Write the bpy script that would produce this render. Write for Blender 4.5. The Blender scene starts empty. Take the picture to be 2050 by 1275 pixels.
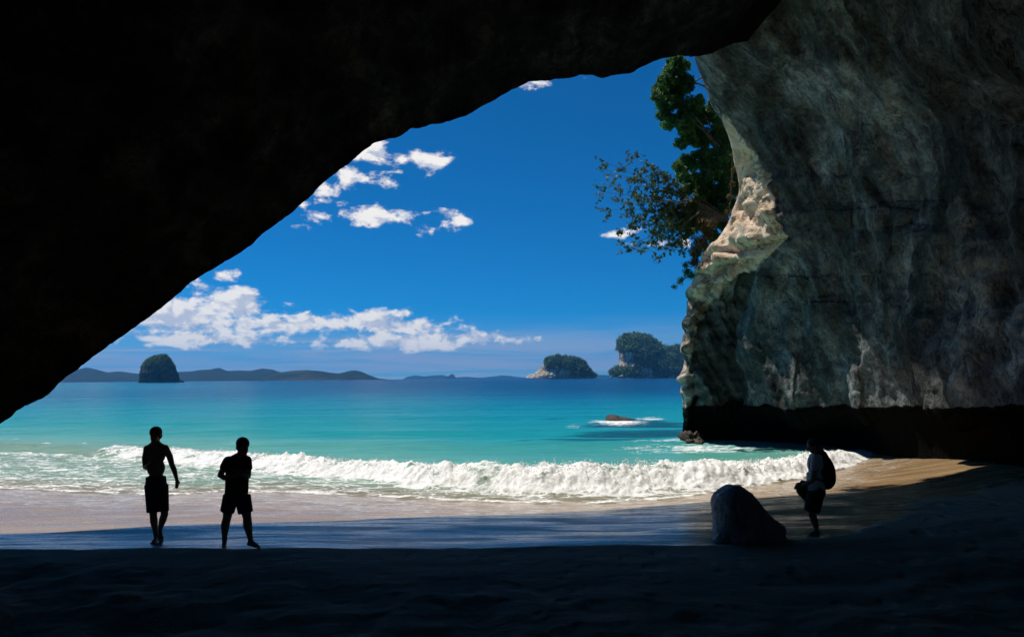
import bpy, bmesh, math, random
import numpy as np
from mathutils import Vector, Matrix

random.seed(7)
rng = np.random.default_rng(11)
scene = bpy.context.scene
R = math.radians

# ------------------------------------------------------------------ camera
FPX, CX, HY = 1594.4, 1025.0, 757.0        # focal length, centre and eye level in photo pixels
ROLL = R(0.45)
CAM_Z = 3.1
cam_data = bpy.data.cameras.new("camera")
cam_data.sensor_width = 36.0
cam_data.lens = 28.0
cam_data.shift_y = (HY - 637.5) / 2050.0
cam_data.clip_start = 0.1
cam_data.clip_end = 60000.0
cam = bpy.data.objects.new("camera", cam_data)
cam.location = (0, 0, CAM_Z)
cam.rotation_euler = (R(90), ROLL, 0)
scene.collection.objects.link(cam)
scene.camera = cam

# ------------------------------------------------------------------ render / exposure
scene.render.engine = 'CYCLES'
scene.view_settings.view_transform = 'Standard'
scene.view_settings.look = 'None'
scene.view_settings.exposure = 0.0
scene.view_settings.gamma = 1.0
scene.view_settings.use_curve_mapping = False
scene.cycles.use_denoising = True
try:
    scene.cycles.denoiser = 'OPENIMAGEDENOISE'
except Exception:
    pass
scene.cycles.max_bounces = 4
scene.cycles.diffuse_bounces = 3
scene.cycles.glossy_bounces = 2
scene.cycles.transparent_max_bounces = 8
scene.cycles.volume_bounces = 0
scene.cycles.use_adaptive_sampling = True
scene.cycles.adaptive_threshold = 0.03
scene.cycles.sample_clamp_indirect = 6.0
scene.cycles.caustics_reflective = False
scene.cycles.caustics_refractive = False

# ------------------------------------------------------------------ sun
SUN_EL, SUN_AZ = R(60), R(-55)             # azimuth: negative = left of the view direction (+Y)
sun_dir = Vector((math.sin(SUN_AZ) * math.cos(SUN_EL), math.cos(SUN_AZ) * math.cos(SUN_EL), math.sin(SUN_EL)))
sl = bpy.data.lights.new("sun", 'SUN')
sl.energy = 5.0
sl.angle = R(0.53)
sl.color = (1.0, 0.94, 0.84)
sun = bpy.data.objects.new("sun", sl)
sun.rotation_euler = sun_dir.to_track_quat('Z', 'Y').to_euler()
sun.location = (-20, 40, 60)
scene.collection.objects.link(sun)


# ------------------------------------------------------------------ node helper
class NT:
    def __init__(self, tree):
        self.t = tree
        tree.nodes.clear()

    def n(self, typ, **kw):
        nd = self.t.nodes.new(typ)
        for k, v in kw.items():
            setattr(nd, k, v)
        return nd

    def set(self, sock, v):
        if hasattr(v, 'is_output') or isinstance(v, bpy.types.NodeSocket):
            self.t.links.new(v, sock)
        elif v is not None:
            sock.default_value = v

    def math(self, op, a, b=None, c=None, clamp=False):
        nd = self.n('ShaderNodeMath', operation=op, use_clamp=clamp)
        self.set(nd.inputs[0], a)
        if b is not None: self.set(nd.inputs[1], b)
        if c is not None: self.set(nd.inputs[2], c)
        return nd.outputs[0]

    def mix(self, f, a, b, typ='MIX'):
        nd = self.n('ShaderNodeMix', data_type='RGBA', blend_type=typ)
        self.set(nd.inputs[0], f)
        for i, v in ((6, a), (7, b)):
            if isinstance(v, tuple) and len(v) == 3: v = (*v, 1)
            self.set(nd.inputs[i], v)
        return nd.outputs[2]

    def ramp(self, f, stops, interp='LINEAR'):
        nd = self.n('ShaderNodeValToRGB')
        el = nd.color_ramp.elements
        nd.color_ramp.interpolation = interp
        while len(el) < len(stops): el.new(0.5)
        for e, (p, c) in zip(el, stops):
            e.position = p
            if not isinstance(c, tuple): c = (c, c, c)
            e.color = (*c, 1)
        self.set(nd.inputs[0], f)
        return nd.outputs[0]

    def smooth(self, v, a, b, o0=0.0, o1=1.0):
        nd = self.n('ShaderNodeMapRange', interpolation_type='SMOOTHSTEP')
        self.set(nd.inputs[0], v)
        for i, q in ((1, a), (2, b), (3, o0), (4, o1)): self.set(nd.inputs[i], q)
        return nd.outputs[0]

    def noise(self, vec, scale, detail=4, rough=0.55, dist=0.0, out=0):
        nd = self.n('ShaderNodeTexNoise')
        self.set(nd.inputs['Vector'], vec)
        nd.inputs['Scale'].default_value = scale
        nd.inputs['Detail'].default_value = detail
        nd.inputs['Roughness'].default_value = rough
        nd.inputs['Distortion'].default_value = dist
        return nd.outputs[out]

    def mapping(self, vec, scale=(1, 1, 1), loc=(0, 0, 0), rot=(0, 0, 0)):
        nd = self.n('ShaderNodeMapping')
        self.set(nd.inputs[0], vec)
        nd.inputs['Location'].default_value = loc
        nd.inputs['Rotation'].default_value = rot
        nd.inputs['Scale'].default_value = scale
        return nd.outputs[0]

    def attr(self, name):
        return self.n('ShaderNodeAttribute', attribute_name=name).outputs['Fac']

    def pos(self):
        return self.n('ShaderNodeNewGeometry').outputs['Position']

    def sep(self, v):
        nd = self.n('ShaderNodeSeparateXYZ')
        self.set(nd.inputs[0], v)
        return nd.outputs

    def comb(self, x, y, z):
        nd = self.n('ShaderNodeCombineXYZ')
        for i, v in enumerate((x, y, z)): self.set(nd.inputs[i], v)
        return nd.outputs[0]

    def bump(self, h, strength=0.5, dist=0.1, normal=None):
        nd = self.n('ShaderNodeBump')
        nd.inputs['Strength'].default_value = strength
        nd.inputs['Distance'].default_value = dist
        self.set(nd.inputs['Height'], h)
        if normal is not None: self.set(nd.inputs['Normal'], normal)
        return nd.outputs[0]

    def principled(self, color, rough=0.8, normal=None, spec=0.3, **kw):
        nd = self.n('ShaderNodeBsdfPrincipled')
        if isinstance(color, tuple): color = (*color[:3], 1)
        self.set(nd.inputs['Base Color'], color)
        self.set(nd.inputs['Roughness'], rough)
        self.set(nd.inputs['Specular IOR Level'], spec)
        if normal is not None: self.set(nd.inputs['Normal'], normal)
        for k, v in kw.items(): self.set(nd.inputs[k.replace('_', ' ')], v)
        return nd.outputs[0]

    def out(self, s):
        o = self.n('ShaderNodeOutputMaterial')
        self.t.links.new(s, o.inputs['Surface'])


def material(name):
    m = bpy.data.materials.new(name)
    m.use_nodes = True
    return m, NT(m.node_tree)


def pix_ang(x, y):
    """photo pixel -> (azimuth, tan elevation) of that sight line"""
    u, v = (x - CX) / FPX, (HY - y) / FPX
    c, s = math.cos(ROLL), math.sin(ROLL)
    X, Z = u * c + v * s, -u * s + v * c
    return math.atan2(X, 1.0), Z / math.hypot(X, 1.0)


# ------------------------------------------------------------------ world: clear deep blue sky with fair weather cumulus
world = bpy.data.worlds.new("World")
scene.world = world
world.use_nodes = True
world.cycles.sampling_method = 'MANUAL'
world.cycles.sample_map_resolution = 512
w = NT(world.node_tree)
sky = w.n('ShaderNodeTexSky', sky_type='NISHITA')
sky.sun_disc = False
sky.sun_elevation = SUN_EL
sky.sun_rotation = SUN_AZ
sky.altitude = 0
sky.air_density = 0.6
sky.dust_density = 0.0
sky.ozone_density = 3.0
# the deep saturated blue of slide film behind a polarising filter, over the whole sky
sky_col = w.mix(1.0, sky.outputs[0], (0.022, 0.52, 0.88), 'MULTIPLY')

tc = w.n('ShaderNodeTexCoord').outputs['Generated']
sx, sy, sz = w.sep(tc)[0:3]
az = w.math('ARCTAN2', sx, sy)
hor = w.math('SQRT', w.math('ADD', w.math('MULTIPLY', sx, sx), w.math('MULTIPLY', sy, sy)))
el = w.math('DIVIDE', sz, w.math('MAXIMUM', hor, 0.05))
# cumulus: billowy threshold on direction-space noise, with puffs gathered where the weather gathered them
cv = w.comb(az, w.math('MULTIPLY', el, 1.6), 0.0)
billow = w.noise(cv, 26, 7, 0.58, 0.25)
billow2 = w.noise(w.mapping(cv, loc=(3.1, 1.7, 0)), 75, 5, 0.6, 0.1)
PUFFS = [  # photo x, y, half width, half height, fullness
    (740, 310, 42, 24, 1.0), (860, 324, 38, 20, 1.0), (800, 318, 26, 20, .6), (725, 356, 62, 22, .95), (655, 378, 26, 14, .7),
    (735, 431, 90, 18, 1.0), (905, 438, 34, 16, .85), (860, 457, 30, 13, .62), (780, 344, 26, 9, .6), (650, 405, 20, 8, .5),
    (605, 412, 16, 14, .6), (600, 452, 16, 8, .5), (440, 552, 30, 12, .8), (400, 585, 46, 24, .9), (810, 628, 30, 11, .9),
    (455, 614, 85, 27, 1.12), (350, 640, 130, 33, 1.16), (540, 650, 150, 22, 1.08), (700, 645, 130, 19, 1.08), (420, 600, 60, 20, 1.0), (620, 640, 60, 14, 1.0), (300, 660, 90, 14, .9),
    (800, 654, 110, 16, 1.05), (400, 679, 140, 12, 1.1), (820, 683, 150, 16, 1.12), (930, 678, 80, 12, 1.0),
    (1050, 680, 36, 9, .9), (995, 672, 20, 10, .9), (620, 684, 60, 6, .6), (1085, 167, 40, 12, .8), (1150, 158, 60, 8, .35),
    (1235, 470, 26, 8, .75), (1320, 488, 50, 10, .75), (560, 612, 40, 10, .6), (1260, 462, 30, 6, .5),
    (100, 600, 180, 60, 1.0), (-150, 640, 220, 50, 1.0), (-450, 560, 200, 60, .9)]
field = None
ae = w.comb(az, el, 0.0)
for (px, py, rx, ry, full) in PUFFS:
    a0, e0 = pix_ang(px, py)
    ca = math.cos(a0)
    kx, ky = 0.5 * FPX / rx / (ca * ca), 0.5 * FPX / ry
    vm = w.n('ShaderNodeVectorMath', operation='MULTIPLY_ADD')
    w.set(vm.inputs[0], ae)
    vm.inputs[1].default_value = (kx, ky, 0)
    vm.inputs[2].default_value = (-a0 * kx, -e0 * ky, 0)
    vl = w.n('ShaderNodeVectorMath', operation='LENGTH')
    w.set(vl.inputs[0], vm.outputs[0])
    m = w.math('MULTIPLY_ADD', vl.outputs['Value'], -full, full)
    field = m if field is None else w.math('MAXIMUM', field, m)
# scattered puffs all round the rest of the sky
far_noise = w.noise(w.mapping(cv, loc=(9, 4, 0)), 5.0, 3, 0.5)
outside = w.smooth(w.math('ABSOLUTE', az), 0.75, 0.95)
lowband = w.smooth(el, 0.9, 0.1)
field = w.math('MAXIMUM', field, w.math('MULTIPLY', w.math('MULTIPLY', w.smooth(far_noise, 0.5, 0.72), outside), lowband))
dens = w.math('ADD', w.math('MULTIPLY', field, 0.98),
              w.math('ADD', w.math('MULTIPLY', w.math('SUBTRACT', billow, 0.5), 2.3),
                     w.math('MULTIPLY', w.math('SUBTRACT', billow2, 0.5), 0.75)))
alpha = w.smooth(dens, 0.36, 0.80)
alpha = w.math('MULTIPLY', alpha, w.smooth(field, 0.0, 0.25))
# light on the clouds: tops bright, bellies a little grey-mauve
lit_n = w.noise(w.mapping(cv, loc=(-0.006, 0.013, 0)), 26, 5, 0.58, 0.25)
belly = w.smooth(w.math('SUBTRACT', billow, lit_n), -0.10, 0.05)
ccol = w.mix(belly, (0.60, 0.65, 0.78), (1.06, 1.02, 0.97))
# thin mauve veil low over the sea
vv = w.noise(w.comb(w.math('MULTIPLY', az, 4.0), w.math('MULTIPLY', el, 75.0), 1.3), 1.0, 5, 0.6, 0.6)
veil_band = w.smooth(el, 0.085, 0.02)
veil_az = w.smooth(az, 0.35, -0.1, 0.7, 1.0)
veil = w.math('MULTIPLY', w.math('MULTIPLY', veil_band, veil_az), w.smooth(vv, 0.36, 0.62, 0.30, 0.85))

bg_sky = w.n('ShaderNodeBackground')
w.set(bg_sky.inputs[0], sky_col)
bg_sky.inputs[1].default_value = 0.1
bg_cl = w.n('ShaderNodeBackground')
w.set(bg_cl.inputs[0], ccol)
bg_cl.inputs[1].default_value = 0.92
bg_v = w.n('ShaderNodeBackground')
bg_v.inputs[0].default_value = (0.52, 0.54, 0.68, 1)
bg_v.inputs[1].default_value = 0.9
mx0 = w.n('ShaderNodeMixShader')
w.set(mx0.inputs[0], veil); w.set(mx0.inputs[1], bg_sky.outputs[0]); w.set(mx0.inputs[2], bg_v.outputs[0])
mx = w.n('ShaderNodeMixShader')
w.set(mx.inputs[0], alpha); w.set(mx.inputs[1], mx0.outputs[0]); w.set(mx.inputs[2], bg_cl.outputs[0])
wo = w.n('ShaderNodeOutputWorld')
w.set(wo.inputs[0], mx.outputs[0])

# ================================================================== numeric helpers
_c, _s = math.cos(ROLL), math.sin(ROLL)


def P(x, y, D):
    """photo sight line (x, y) at forward distance D -> world point (numpy broadcasting)"""
    u = (np.asarray(x, float) - CX) / FPX
    v = (HY - np.asarray(y, float)) / FPX
    D = np.asarray(D, float) + 0 * u + 0 * v
    return np.stack([D * (u * _c + v * _s), D, CAM_Z + D * (-u * _s + v * _c)], -1)


def horizon(x):
    return HY - (np.asarray(x, float) - CX) * math.tan(ROLL)


_perm = rng.permutation(512).astype(np.int64)
_perm = np.concatenate([_perm, _perm, _perm])
_grad = rng.normal(size=(512, 3))
_grad /= np.linalg.norm(_grad, axis=1)[:, None]


def pnoise(p):
    p = np.asarray(p, float)
    i = np.floor(p).astype(np.int64)
    f = p - i
    i &= 511
    t = f * f * f * (f * (f * 6 - 15) + 10)
    res = 0
    for dx in (0, 1):
        for dy in (0, 1):
            for dz in (0, 1):
                h = _perm[_perm[_perm[(i[..., 0] + dx) & 511] + ((i[..., 1] + dy) & 511)] + ((i[..., 2] + dz) & 511)]
                g = _grad[h]
                d = (f[..., 0] - dx) * g[..., 0] + (f[..., 1] - dy) * g[..., 1] + (f[..., 2] - dz) * g[..., 2]
                wt = (t[..., 0] if dx else 1 - t[..., 0]) * (t[..., 1] if dy else 1 - t[..., 1]) * (t[..., 2] if dz else 1 - t[..., 2])
                res = res + d * wt
    return res * 1.5


def fbm(p, octaves=4, gain=0.5, lac=2.03, ridged=False):
    p = np.asarray(p, float)
    a, out = 1.0, 0
    for o in range(octaves):
        q = pnoise(p + 17.3 * o)
        if ridged: q = 1 - 2 * np.abs(q)
        out = out + a * q
        p = p * lac
        a *= gain
    return out


def sstep(x, a, b):
    t = np.clip((np.asarray(x, float) - a) / (b - a), 0, 1)
    return t * t * (3 - 2 * t)


def new_obj(name, verts, faces, mat=None, parent=None, smooth=True, attrs=None, link=True):
    me = bpy.data.meshes.new(name)
    verts = np.asarray(verts, np.float32).reshape(-1, 3)
    if isinstance(faces, np.ndarray):
        k = faces.shape[1]
        nf = len(faces)
        me.vertices.add(len(verts))
        me.vertices.foreach_set('co', verts.ravel())
        me.loops.add(nf * k)
        me.loops.foreach_set('vertex_index', faces.astype(np.int32).ravel())
        me.polygons.add(nf)
        me.polygons.foreach_set('loop_start', np.arange(0, nf * k, k, dtype=np.int32))
        me.update(calc_edges=True)
        me.validate()
    else:
        me.from_pydata([tuple(v) for v in verts], [], faces)
    me.polygons.foreach_set('use_smooth', np.full(len(me.polygons), smooth))
    if attrs:
        for k, a in attrs.items():
            at = me.attributes.new(k, 'FLOAT', 'POINT')
            at.data.foreach_set('value', np.asarray(a, np.float32).ravel())
    me.update()
    o = bpy.data.objects.new(name, me)
    if mat: me.materials.append(mat)
    if link: scene.collection.objects.link(o)
    if parent: o.parent = parent
    return o


def grid_faces(nr, nc, flip=False):
    i = np.arange(nr * nc).reshape(nr, nc)
    q = np.stack([i[:-1, :-1], i[:-1, 1:], i[1:, 1:], i[1:, :-1]], -1).reshape(-1, 4)
    return q[:, ::-1].copy() if flip else q


def grid_normals(V):
    du = np.gradient(V, axis=1)
    dv = np.gradient(V, axis=0)
    n = np.cross(du, dv)
    return n / (np.linalg.norm(n, axis=-1, keepdims=True) + 1e-9)


def empty(name, loc=(0, 0, 0)):
    o = bpy.data.objects.new(name, None)
    o.location = loc
    o.empty_display_size = 0.2
    scene.collection.objects.link(o)
    return o


def tag(o, label=None, category=None, group=None, kind=None):
    if label: o['label'] = label
    if category: o['category'] = category
    if group: o['group'] = group
    if kind: o['kind'] = kind
    return o


# ================================================================== MATERIALS
def rock_material(name='cave_rock_stone', tone=1.0):
    m, n = material(name)
    p = n.pos()
    cream = n.attr('cream')
    dark = n.attr('dark')
    big = n.noise(p, 0.35, 5, 0.6, 0.3)
    mid = n.noise(p, 1.6, 6, 0.62, 0.4)
    fine = n.noise(p, 9.0, 5, 0.65)
    # water streaks running down the face, tilted with the curve of the arch
    px_, py_, pz_ = n.sep(p)[0:3]
    across = n.math('ADD', n.math('MULTIPLY', px_, 0.90), n.math('MULTIPLY', pz_, 0.44))
    along = n.math('SUBTRACT', n.math('MULTIPLY', px_, 0.44), n.math('MULTIPLY', pz_, 0.90))
    wv = n.math('MULTIPLY', n.math('SUBTRACT', n.noise(p, 0.5, 3, 0.5), 0.5), 1.6)
    sv_ = n.comb(n.math('ADD', across, wv), n.math('MULTIPLY', py_, 0.35), n.math('MULTIPLY', along, 0.10))
    streak = n.noise(sv_, 0.75, 6, 0.62, 0.3)
    streak2 = n.noise(sv_, 3.2, 5, 0.62, 0.3)
    mid = n.math('ADD', n.math('MULTIPLY', mid, 0.72), n.math('MULTIPLY', streak2, 0.28))
    grey = n.ramp(mid, [(0.28, (0.052, 0.057, 0.058)), (0.45, (0.118, 0.128, 0.130)), (0.56, (0.205, 0.22, 0.222)), (0.72, (0.33, 0.35, 0.352))])
    sm = n.ramp(streak, [(0.38, (0.24, 0.24, 0.24)), (0.48, (0.75, 0.75, 0.74)), (0.60, (1.95, 1.92, 1.86))])
    col = n.mix(0.85, grey, sm, 'MULTIPLY')
    sm2 = n.ramp(streak2, [(0.38, (0.55, 0.55, 0.55)), (0.55, (1.0, 1.0, 1.0))])
    col = n.mix(0.7, col, sm2, 'MULTIPLY')
    col = n.mix(n.smooth(big, 0.42, 0.66, 0, 0.6), col, (0.05, 0.048, 0.038))
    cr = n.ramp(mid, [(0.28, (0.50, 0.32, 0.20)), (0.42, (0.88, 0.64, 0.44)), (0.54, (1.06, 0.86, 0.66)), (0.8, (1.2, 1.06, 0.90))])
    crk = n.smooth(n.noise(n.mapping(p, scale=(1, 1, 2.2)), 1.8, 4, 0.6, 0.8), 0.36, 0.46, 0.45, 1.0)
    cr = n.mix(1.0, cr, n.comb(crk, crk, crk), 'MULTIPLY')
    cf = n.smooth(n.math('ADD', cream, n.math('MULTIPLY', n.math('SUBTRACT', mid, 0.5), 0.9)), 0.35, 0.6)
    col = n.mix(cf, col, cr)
    fm_ = n.ramp(fine, [(0.36, 0.55), (0.5, 1.0), (0.66, 1.3)])
    col = n.mix(n.math('MULTIPLY', n.math('SUBTRACT', 1.0, cf), 0.8), col, fm_, 'MULTIPLY')
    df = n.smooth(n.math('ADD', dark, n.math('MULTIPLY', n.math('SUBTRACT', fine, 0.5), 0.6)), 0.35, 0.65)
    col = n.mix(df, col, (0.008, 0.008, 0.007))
    crack = n.noise(n.comb(n.math('MULTIPLY', across, 1.4), n.math('MULTIPLY', py_, 1.0), n.math('MULTIPLY', along, 0.5)), 0.9, 4, 0.6, 1.0)
    crk_ = n.smooth(n.math('ABSOLUTE', n.math('SUBTRACT', crack, 0.5)), 0.0, 0.012, 0.0, 1.0)
    col = n.mix(n.math('MULTIPLY', n.math('SUBTRACT', 1.0, crk_), 0.6), col, (0.02, 0.02, 0.018))
    h = n.math('ADD', n.math('MULTIPLY', mid, 0.7), n.math('ADD', n.math('MULTIPLY', fine, 0.34), n.math('ADD', n.math('MULTIPLY', streak2, 0.35), n.math('MULTIPLY', crk_, 0.12))))
    nb = n.bump(h, 0.8, 0.25)
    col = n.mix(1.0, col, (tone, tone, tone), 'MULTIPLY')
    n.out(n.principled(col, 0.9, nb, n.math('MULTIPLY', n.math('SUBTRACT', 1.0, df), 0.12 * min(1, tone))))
    return m


def sand_material():
    m, n = material('beach_sand')
    p = n.pos()
    wet = n.attr('wet')
    lace = n.attr('lace')
    grain = n.noise(p, 60, 3, 0.6)
    patch = n.noise(n.mapping(p, scale=(0.5, 1.5, 1)), 1.0, 4, 0.6, 0.4)
    streak = n.noise(n.mapping(p, scale=(0.45, 3.2, 1), rot=(0, 0, R(-9))), 1.0, 5, 0.6, 0.6)
    dry = n.ramp(patch, [(0.3, (0.30, 0.235, 0.175)), (0.7, (0.40, 0.31, 0.225))])
    wc = n.ramp(patch, [(0.3, (0.25, 0.162, 0.084)), (0.7, (0.36, 0.24, 0.122))])
    wf = n.smooth(n.math('ADD', wet, n.math('MULTIPLY', n.math('SUBTRACT', streak, 0.5), 0.25)), 0.35, 0.62)
    col = n.mix(wf, dry, wc)
    col = n.mix(n.math('MULTIPLY', n.math('SUBTRACT', grain, 0.5), 0.35), col, (0.08, 0.06, 0.05))
    # lace of foam left by the last swash
    q = n.mapping(p, scale=(0.5, 1.5, 1.0))
    dq = n.n('ShaderNodeVectorMath', operation='ADD')
    n.set(dq.inputs[0], q)
    nz = n.n('ShaderNodeTexNoise'); nz.inputs['Scale'].default_value = 1.7; nz.inputs['Detail'].default_value = 4
    n.set(nz.inputs['Vector'], q)
    n.set(dq.inputs[1], nz.outputs['Color'])
    vor = n.n('ShaderNodeTexVoronoi', feature='DISTANCE_TO_EDGE')
    vor.inputs['Scale'].default_value = 2.1
    n.set(vor.inputs['Vector'], dq.outputs[0])
    line = n.smooth(vor.outputs[0], 0.12, 0.0)
    spk = n.noise(q, 16, 3, 0.7)
    fm = n.math('MULTIPLY', n.smooth(n.math('ADD', lace, n.math('MULTIPLY', n.math('SUBTRACT', patch, 0.5), 0.9)), 0.35, 0.75), n.math('MULTIPLY', line, n.smooth(spk, 0.40, 0.6)))
    foam = n.math('MULTIPLY', fm, 0.85)
    col = n.mix(foam, col, (0.8, 0.8, 0.78))
    rip = n.noise(n.mapping(p, scale=(1.2, 6.0, 1), rot=(0, 0, R(-8))), 1.6, 4, 0.6, 0.5)
    lump = n.noise(p, 2.2, 5, 0.65)
    dent = n.noise(p, 7.0, 3, 0.6)
    pv = n.n('ShaderNodeTexVoronoi', feature='SMOOTH_F1')
    pv.inputs['Scale'].default_value = 2.0
    n.set(pv.inputs['Vector'], n.mapping(p, scale=(1.4, 0.8, 1.0), rot=(0, 0, R(20))))
    pit = n.smooth(pv.outputs['Distance'], 0.10, 0.34)
    lump = n.math('ADD', lump, n.math('MULTIPLY', pit, 0.55))
    hdry = n.math('ADD', n.math('MULTIPLY', lump, 0.8), n.math('ADD', n.math('MULTIPLY', dent, 0.3), n.math('MULTIPLY', grain, 0.05)))
    hw = n.math('MULTIPLY', rip, 0.11)
    hmix = n.n('ShaderNodeMix', data_type='FLOAT')
    n.set(hmix.inputs[0], wf); n.set(hmix.inputs[2], hdry); n.set(hmix.inputs[3], hw)
    nb = n.bump(hmix.outputs[0], 0.7, 0.12)
    film = n.smooth(streak, 0.3, 0.65)
    rgh = n.n('ShaderNodeMix', data_type='FLOAT')
    n.set(rgh.inputs[0], n.math('MULTIPLY', wf, n.smooth(film, 0, 1, 0.72, 1.0)))
    rgh.inputs[2].default_value = 0.95
    rgh.inputs[3].default_value = 0.16
    sp = n.n('ShaderNodeMix', data_type='FLOAT')
    n.set(sp.inputs[0], wf); sp.inputs[2].default_value = 0.12; sp.inputs[3].default_value = 0.65
    n.out(n.principled(col, rgh.outputs[0], nb, sp.outputs[0]))
    return m


def sea_material():
    m, n = material('sea_water')
    p = n.pos()
    depth = n.attr('depth')          # 0 shore .. 1 deep water
    foamA = n.attr('foam')           # how foamy the water is here
    reef = n.attr('reef')
    sand_mix = n.attr('murk')
    dist = n.attr('dist')            # 0 near .. 1 far
    soft = n.noise(n.mapping(p, scale=(0.35, 1, 1)), 0.08, 4, 0.6)
    dd = n.math('ADD', depth, n.math('MULTIPLY', n.math('SUBTRACT', soft, 0.5), 0.16))
    col = n.ramp(dd, [(0.0, (0.20, 0.31, 0.24)), (0.10, (0.11, 0.34, 0.28)), (0.28, (0.012, 0.265, 0.275)), (0.5, (0.003, 0.20, 0.27)),
                      (0.72, (0.002, 0.095, 0.19)), (0.88, (0.002, 0.045, 0.12)), (1.0, (0.003, 0.035, 0.10))])
    tex = n.noise(n.mapping(p, scale=(0.4, 1.2, 1)), 0.9, 5, 0.65, 0.3)
    tf = n.math('ADD', 0.68, n.math('MULTIPLY', tex, 0.62))
    col = n.mix(1.0, col, n.comb(tf, tf, tf), 'MULTIPLY')
    rn = n.noise(n.mapping(p, scale=(0.16, 0.5, 1)), 1.0, 4, 0.6, 0.5)
    rf = n.smooth(n.math('ADD', reef, n.math('MULTIPLY', n.math('SUBTRACT', rn, 0.5), 1.1)), 0.32, 0.66, 0, 0.9)
    col = n.mix(rf, col, (0.006, 0.06, 0.085))
    col = n.mix(sand_mix, col, (0.25, 0.185, 0.125))
    # ripple relief: three sizes, the small ones only near by
    r1 = n.noise(n.mapping(p, scale=(0.5, 1.3, 1)), 2.4, 4, 0.6, 0.4)
    r2 = n.noise(n.mapping(p, scale=(0.35, 1.0, 1)), 0.35, 5, 0.62, 0.3)
    r3 = n.noise(n.mapping(p, scale=(0.3, 1.0, 1)), 0.03, 5, 0.62, 0.3)
    h = n.math('ADD', n.math('MULTIPLY', r1, n.smooth(dist, 0.0, 0.35, 0.10, 0.0)),
               n.math('ADD', n.math('MULTIPLY', r2, 0.5), n.math('MULTIPLY', r3, 2.5)))
    nb = n.bump(h, 0.8, 1.0)
    water = n.principled(col, 0.25, nb, 0.06, IOR=1.33)
    # foam: torn sheets, lace and bubbles
    q = n.mapping(p, scale=(0.8, 1.25, 1.0))
    nz = n.n('ShaderNodeTexNoise'); nz.inputs['Scale'].default_value = 1.3; nz.inputs['Detail'].default_value = 5
    n.set(nz.inputs['Vector'], q)
    dq = n.n('ShaderNodeVectorMath', operation='ADD')
    n.set(dq.inputs[0], q); n.set(dq.inputs[1], nz.outputs['Color'])
    vor = n.n('ShaderNodeTexVoronoi', feature='DISTANCE_TO_EDGE')
    vor.inputs['Scale'].default_value = 2.4
    n.set(vor.inputs['Vector'], dq.outputs[0])
    line = n.smooth(vor.outputs[0], 0.16, 0.0)
    sheet = n.noise(n.mapping(p, scale=(0.55, 1.5, 1.0)), 1.5, 7, 0.68, 0.5)
    spk = n.noise(p, 14, 4, 0.7)
    fm = n.math('ADD', n.math('MULTIPLY', foamA, 1.25),
                n.math('ADD', n.math('MULTIPLY', n.math('SUBTRACT', sheet, 0.5), 1.5),
                       n.math('ADD', n.math('MULTIPLY', line, n.math('MULTIPLY', 0.22, n.smooth(foamA, 0.05, 0.3))),
                              n.math('MULTIPLY', n.math('SUBTRACT', spk, 0.5), 0.7))))
    ff = n.math('MULTIPLY', n.smooth(fm, 0.52, 0.86), n.smooth(foamA, 0.02, 0.12))
    fh = n.noise(p, 5.0, 6, 0.7)
    fh2 = n.noise(p, 17.0, 4, 0.7)
    fb = n.bump(n.math('ADD', fh, n.math('MULTIPLY', fh2, 0.5)), 0.7, 0.12)
    fcol = n.ramp(fh, [(0.3, (0.84, 0.88, 0.88)), (0.5, (0.92, 0.93, 0.92)), (0.7, (0.96, 0.96, 0.95))])
    foam = n.principled(fcol, 0.8, fb, 0.05, Subsurface_Weight=0.55, Subsurface_Radius=(1.0, 1.0, 1.0), Subsurface_Scale=0.12)
    fmx = n.n('ShaderNodeMixShader')
    n.set(fmx.inputs[0], ff); n.set(fmx.inputs[1], water); n.set(fmx.inputs[2], foam)
    n.out(fmx.outputs[0])
    return m


def foliage_material(name, c_dark, c_mid, c_light, scale=1.5):
    m, n = material(name)
    p = n.pos()
    rnd = n.noise(p, scale, 3, 0.6)
    fine = n.noise(p, scale * 9, 2, 0.6)
    f = n.math('ADD', n.math('MULTIPLY', rnd, 0.6), n.math('MULTIPLY', fine, 0.4))
    col = n.ramp(f, [(0.36, c_dark), (0.5, c_mid), (0.64, c_light)])
    d = n.principled(col, 0.5, None, 0.3)
    t = n.n('ShaderNodeBsdfTranslucent')
    n.set(t.inputs[0], n.mix(0.5, col, c_light))
    mxx = n.n('ShaderNodeMixShader')
    mxx.inputs[0].default_value = 0.3
    n.set(mxx.inputs[1], d); n.set(mxx.inputs[2], t.outputs[0])
    n.out(mxx.outputs[0])
    return m


def simple_material(name, color, rough=0.8, scale=20, var=0.25, bump=0.2, spec=0.3, bdist=0.02):
    m, n = material(name)
    p = n.pos()
    f = n.noise(p, scale, 4, 0.6)
    c = n.mix(n.smooth(f, 0.3, 0.7), tuple(x * (1 - var) for x in color), tuple(min(1, x * (1 + var)) for x in color))
    n.out(n.principled(c, rough, n.bump(f, bump, bdist), spec))
    return m


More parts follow.
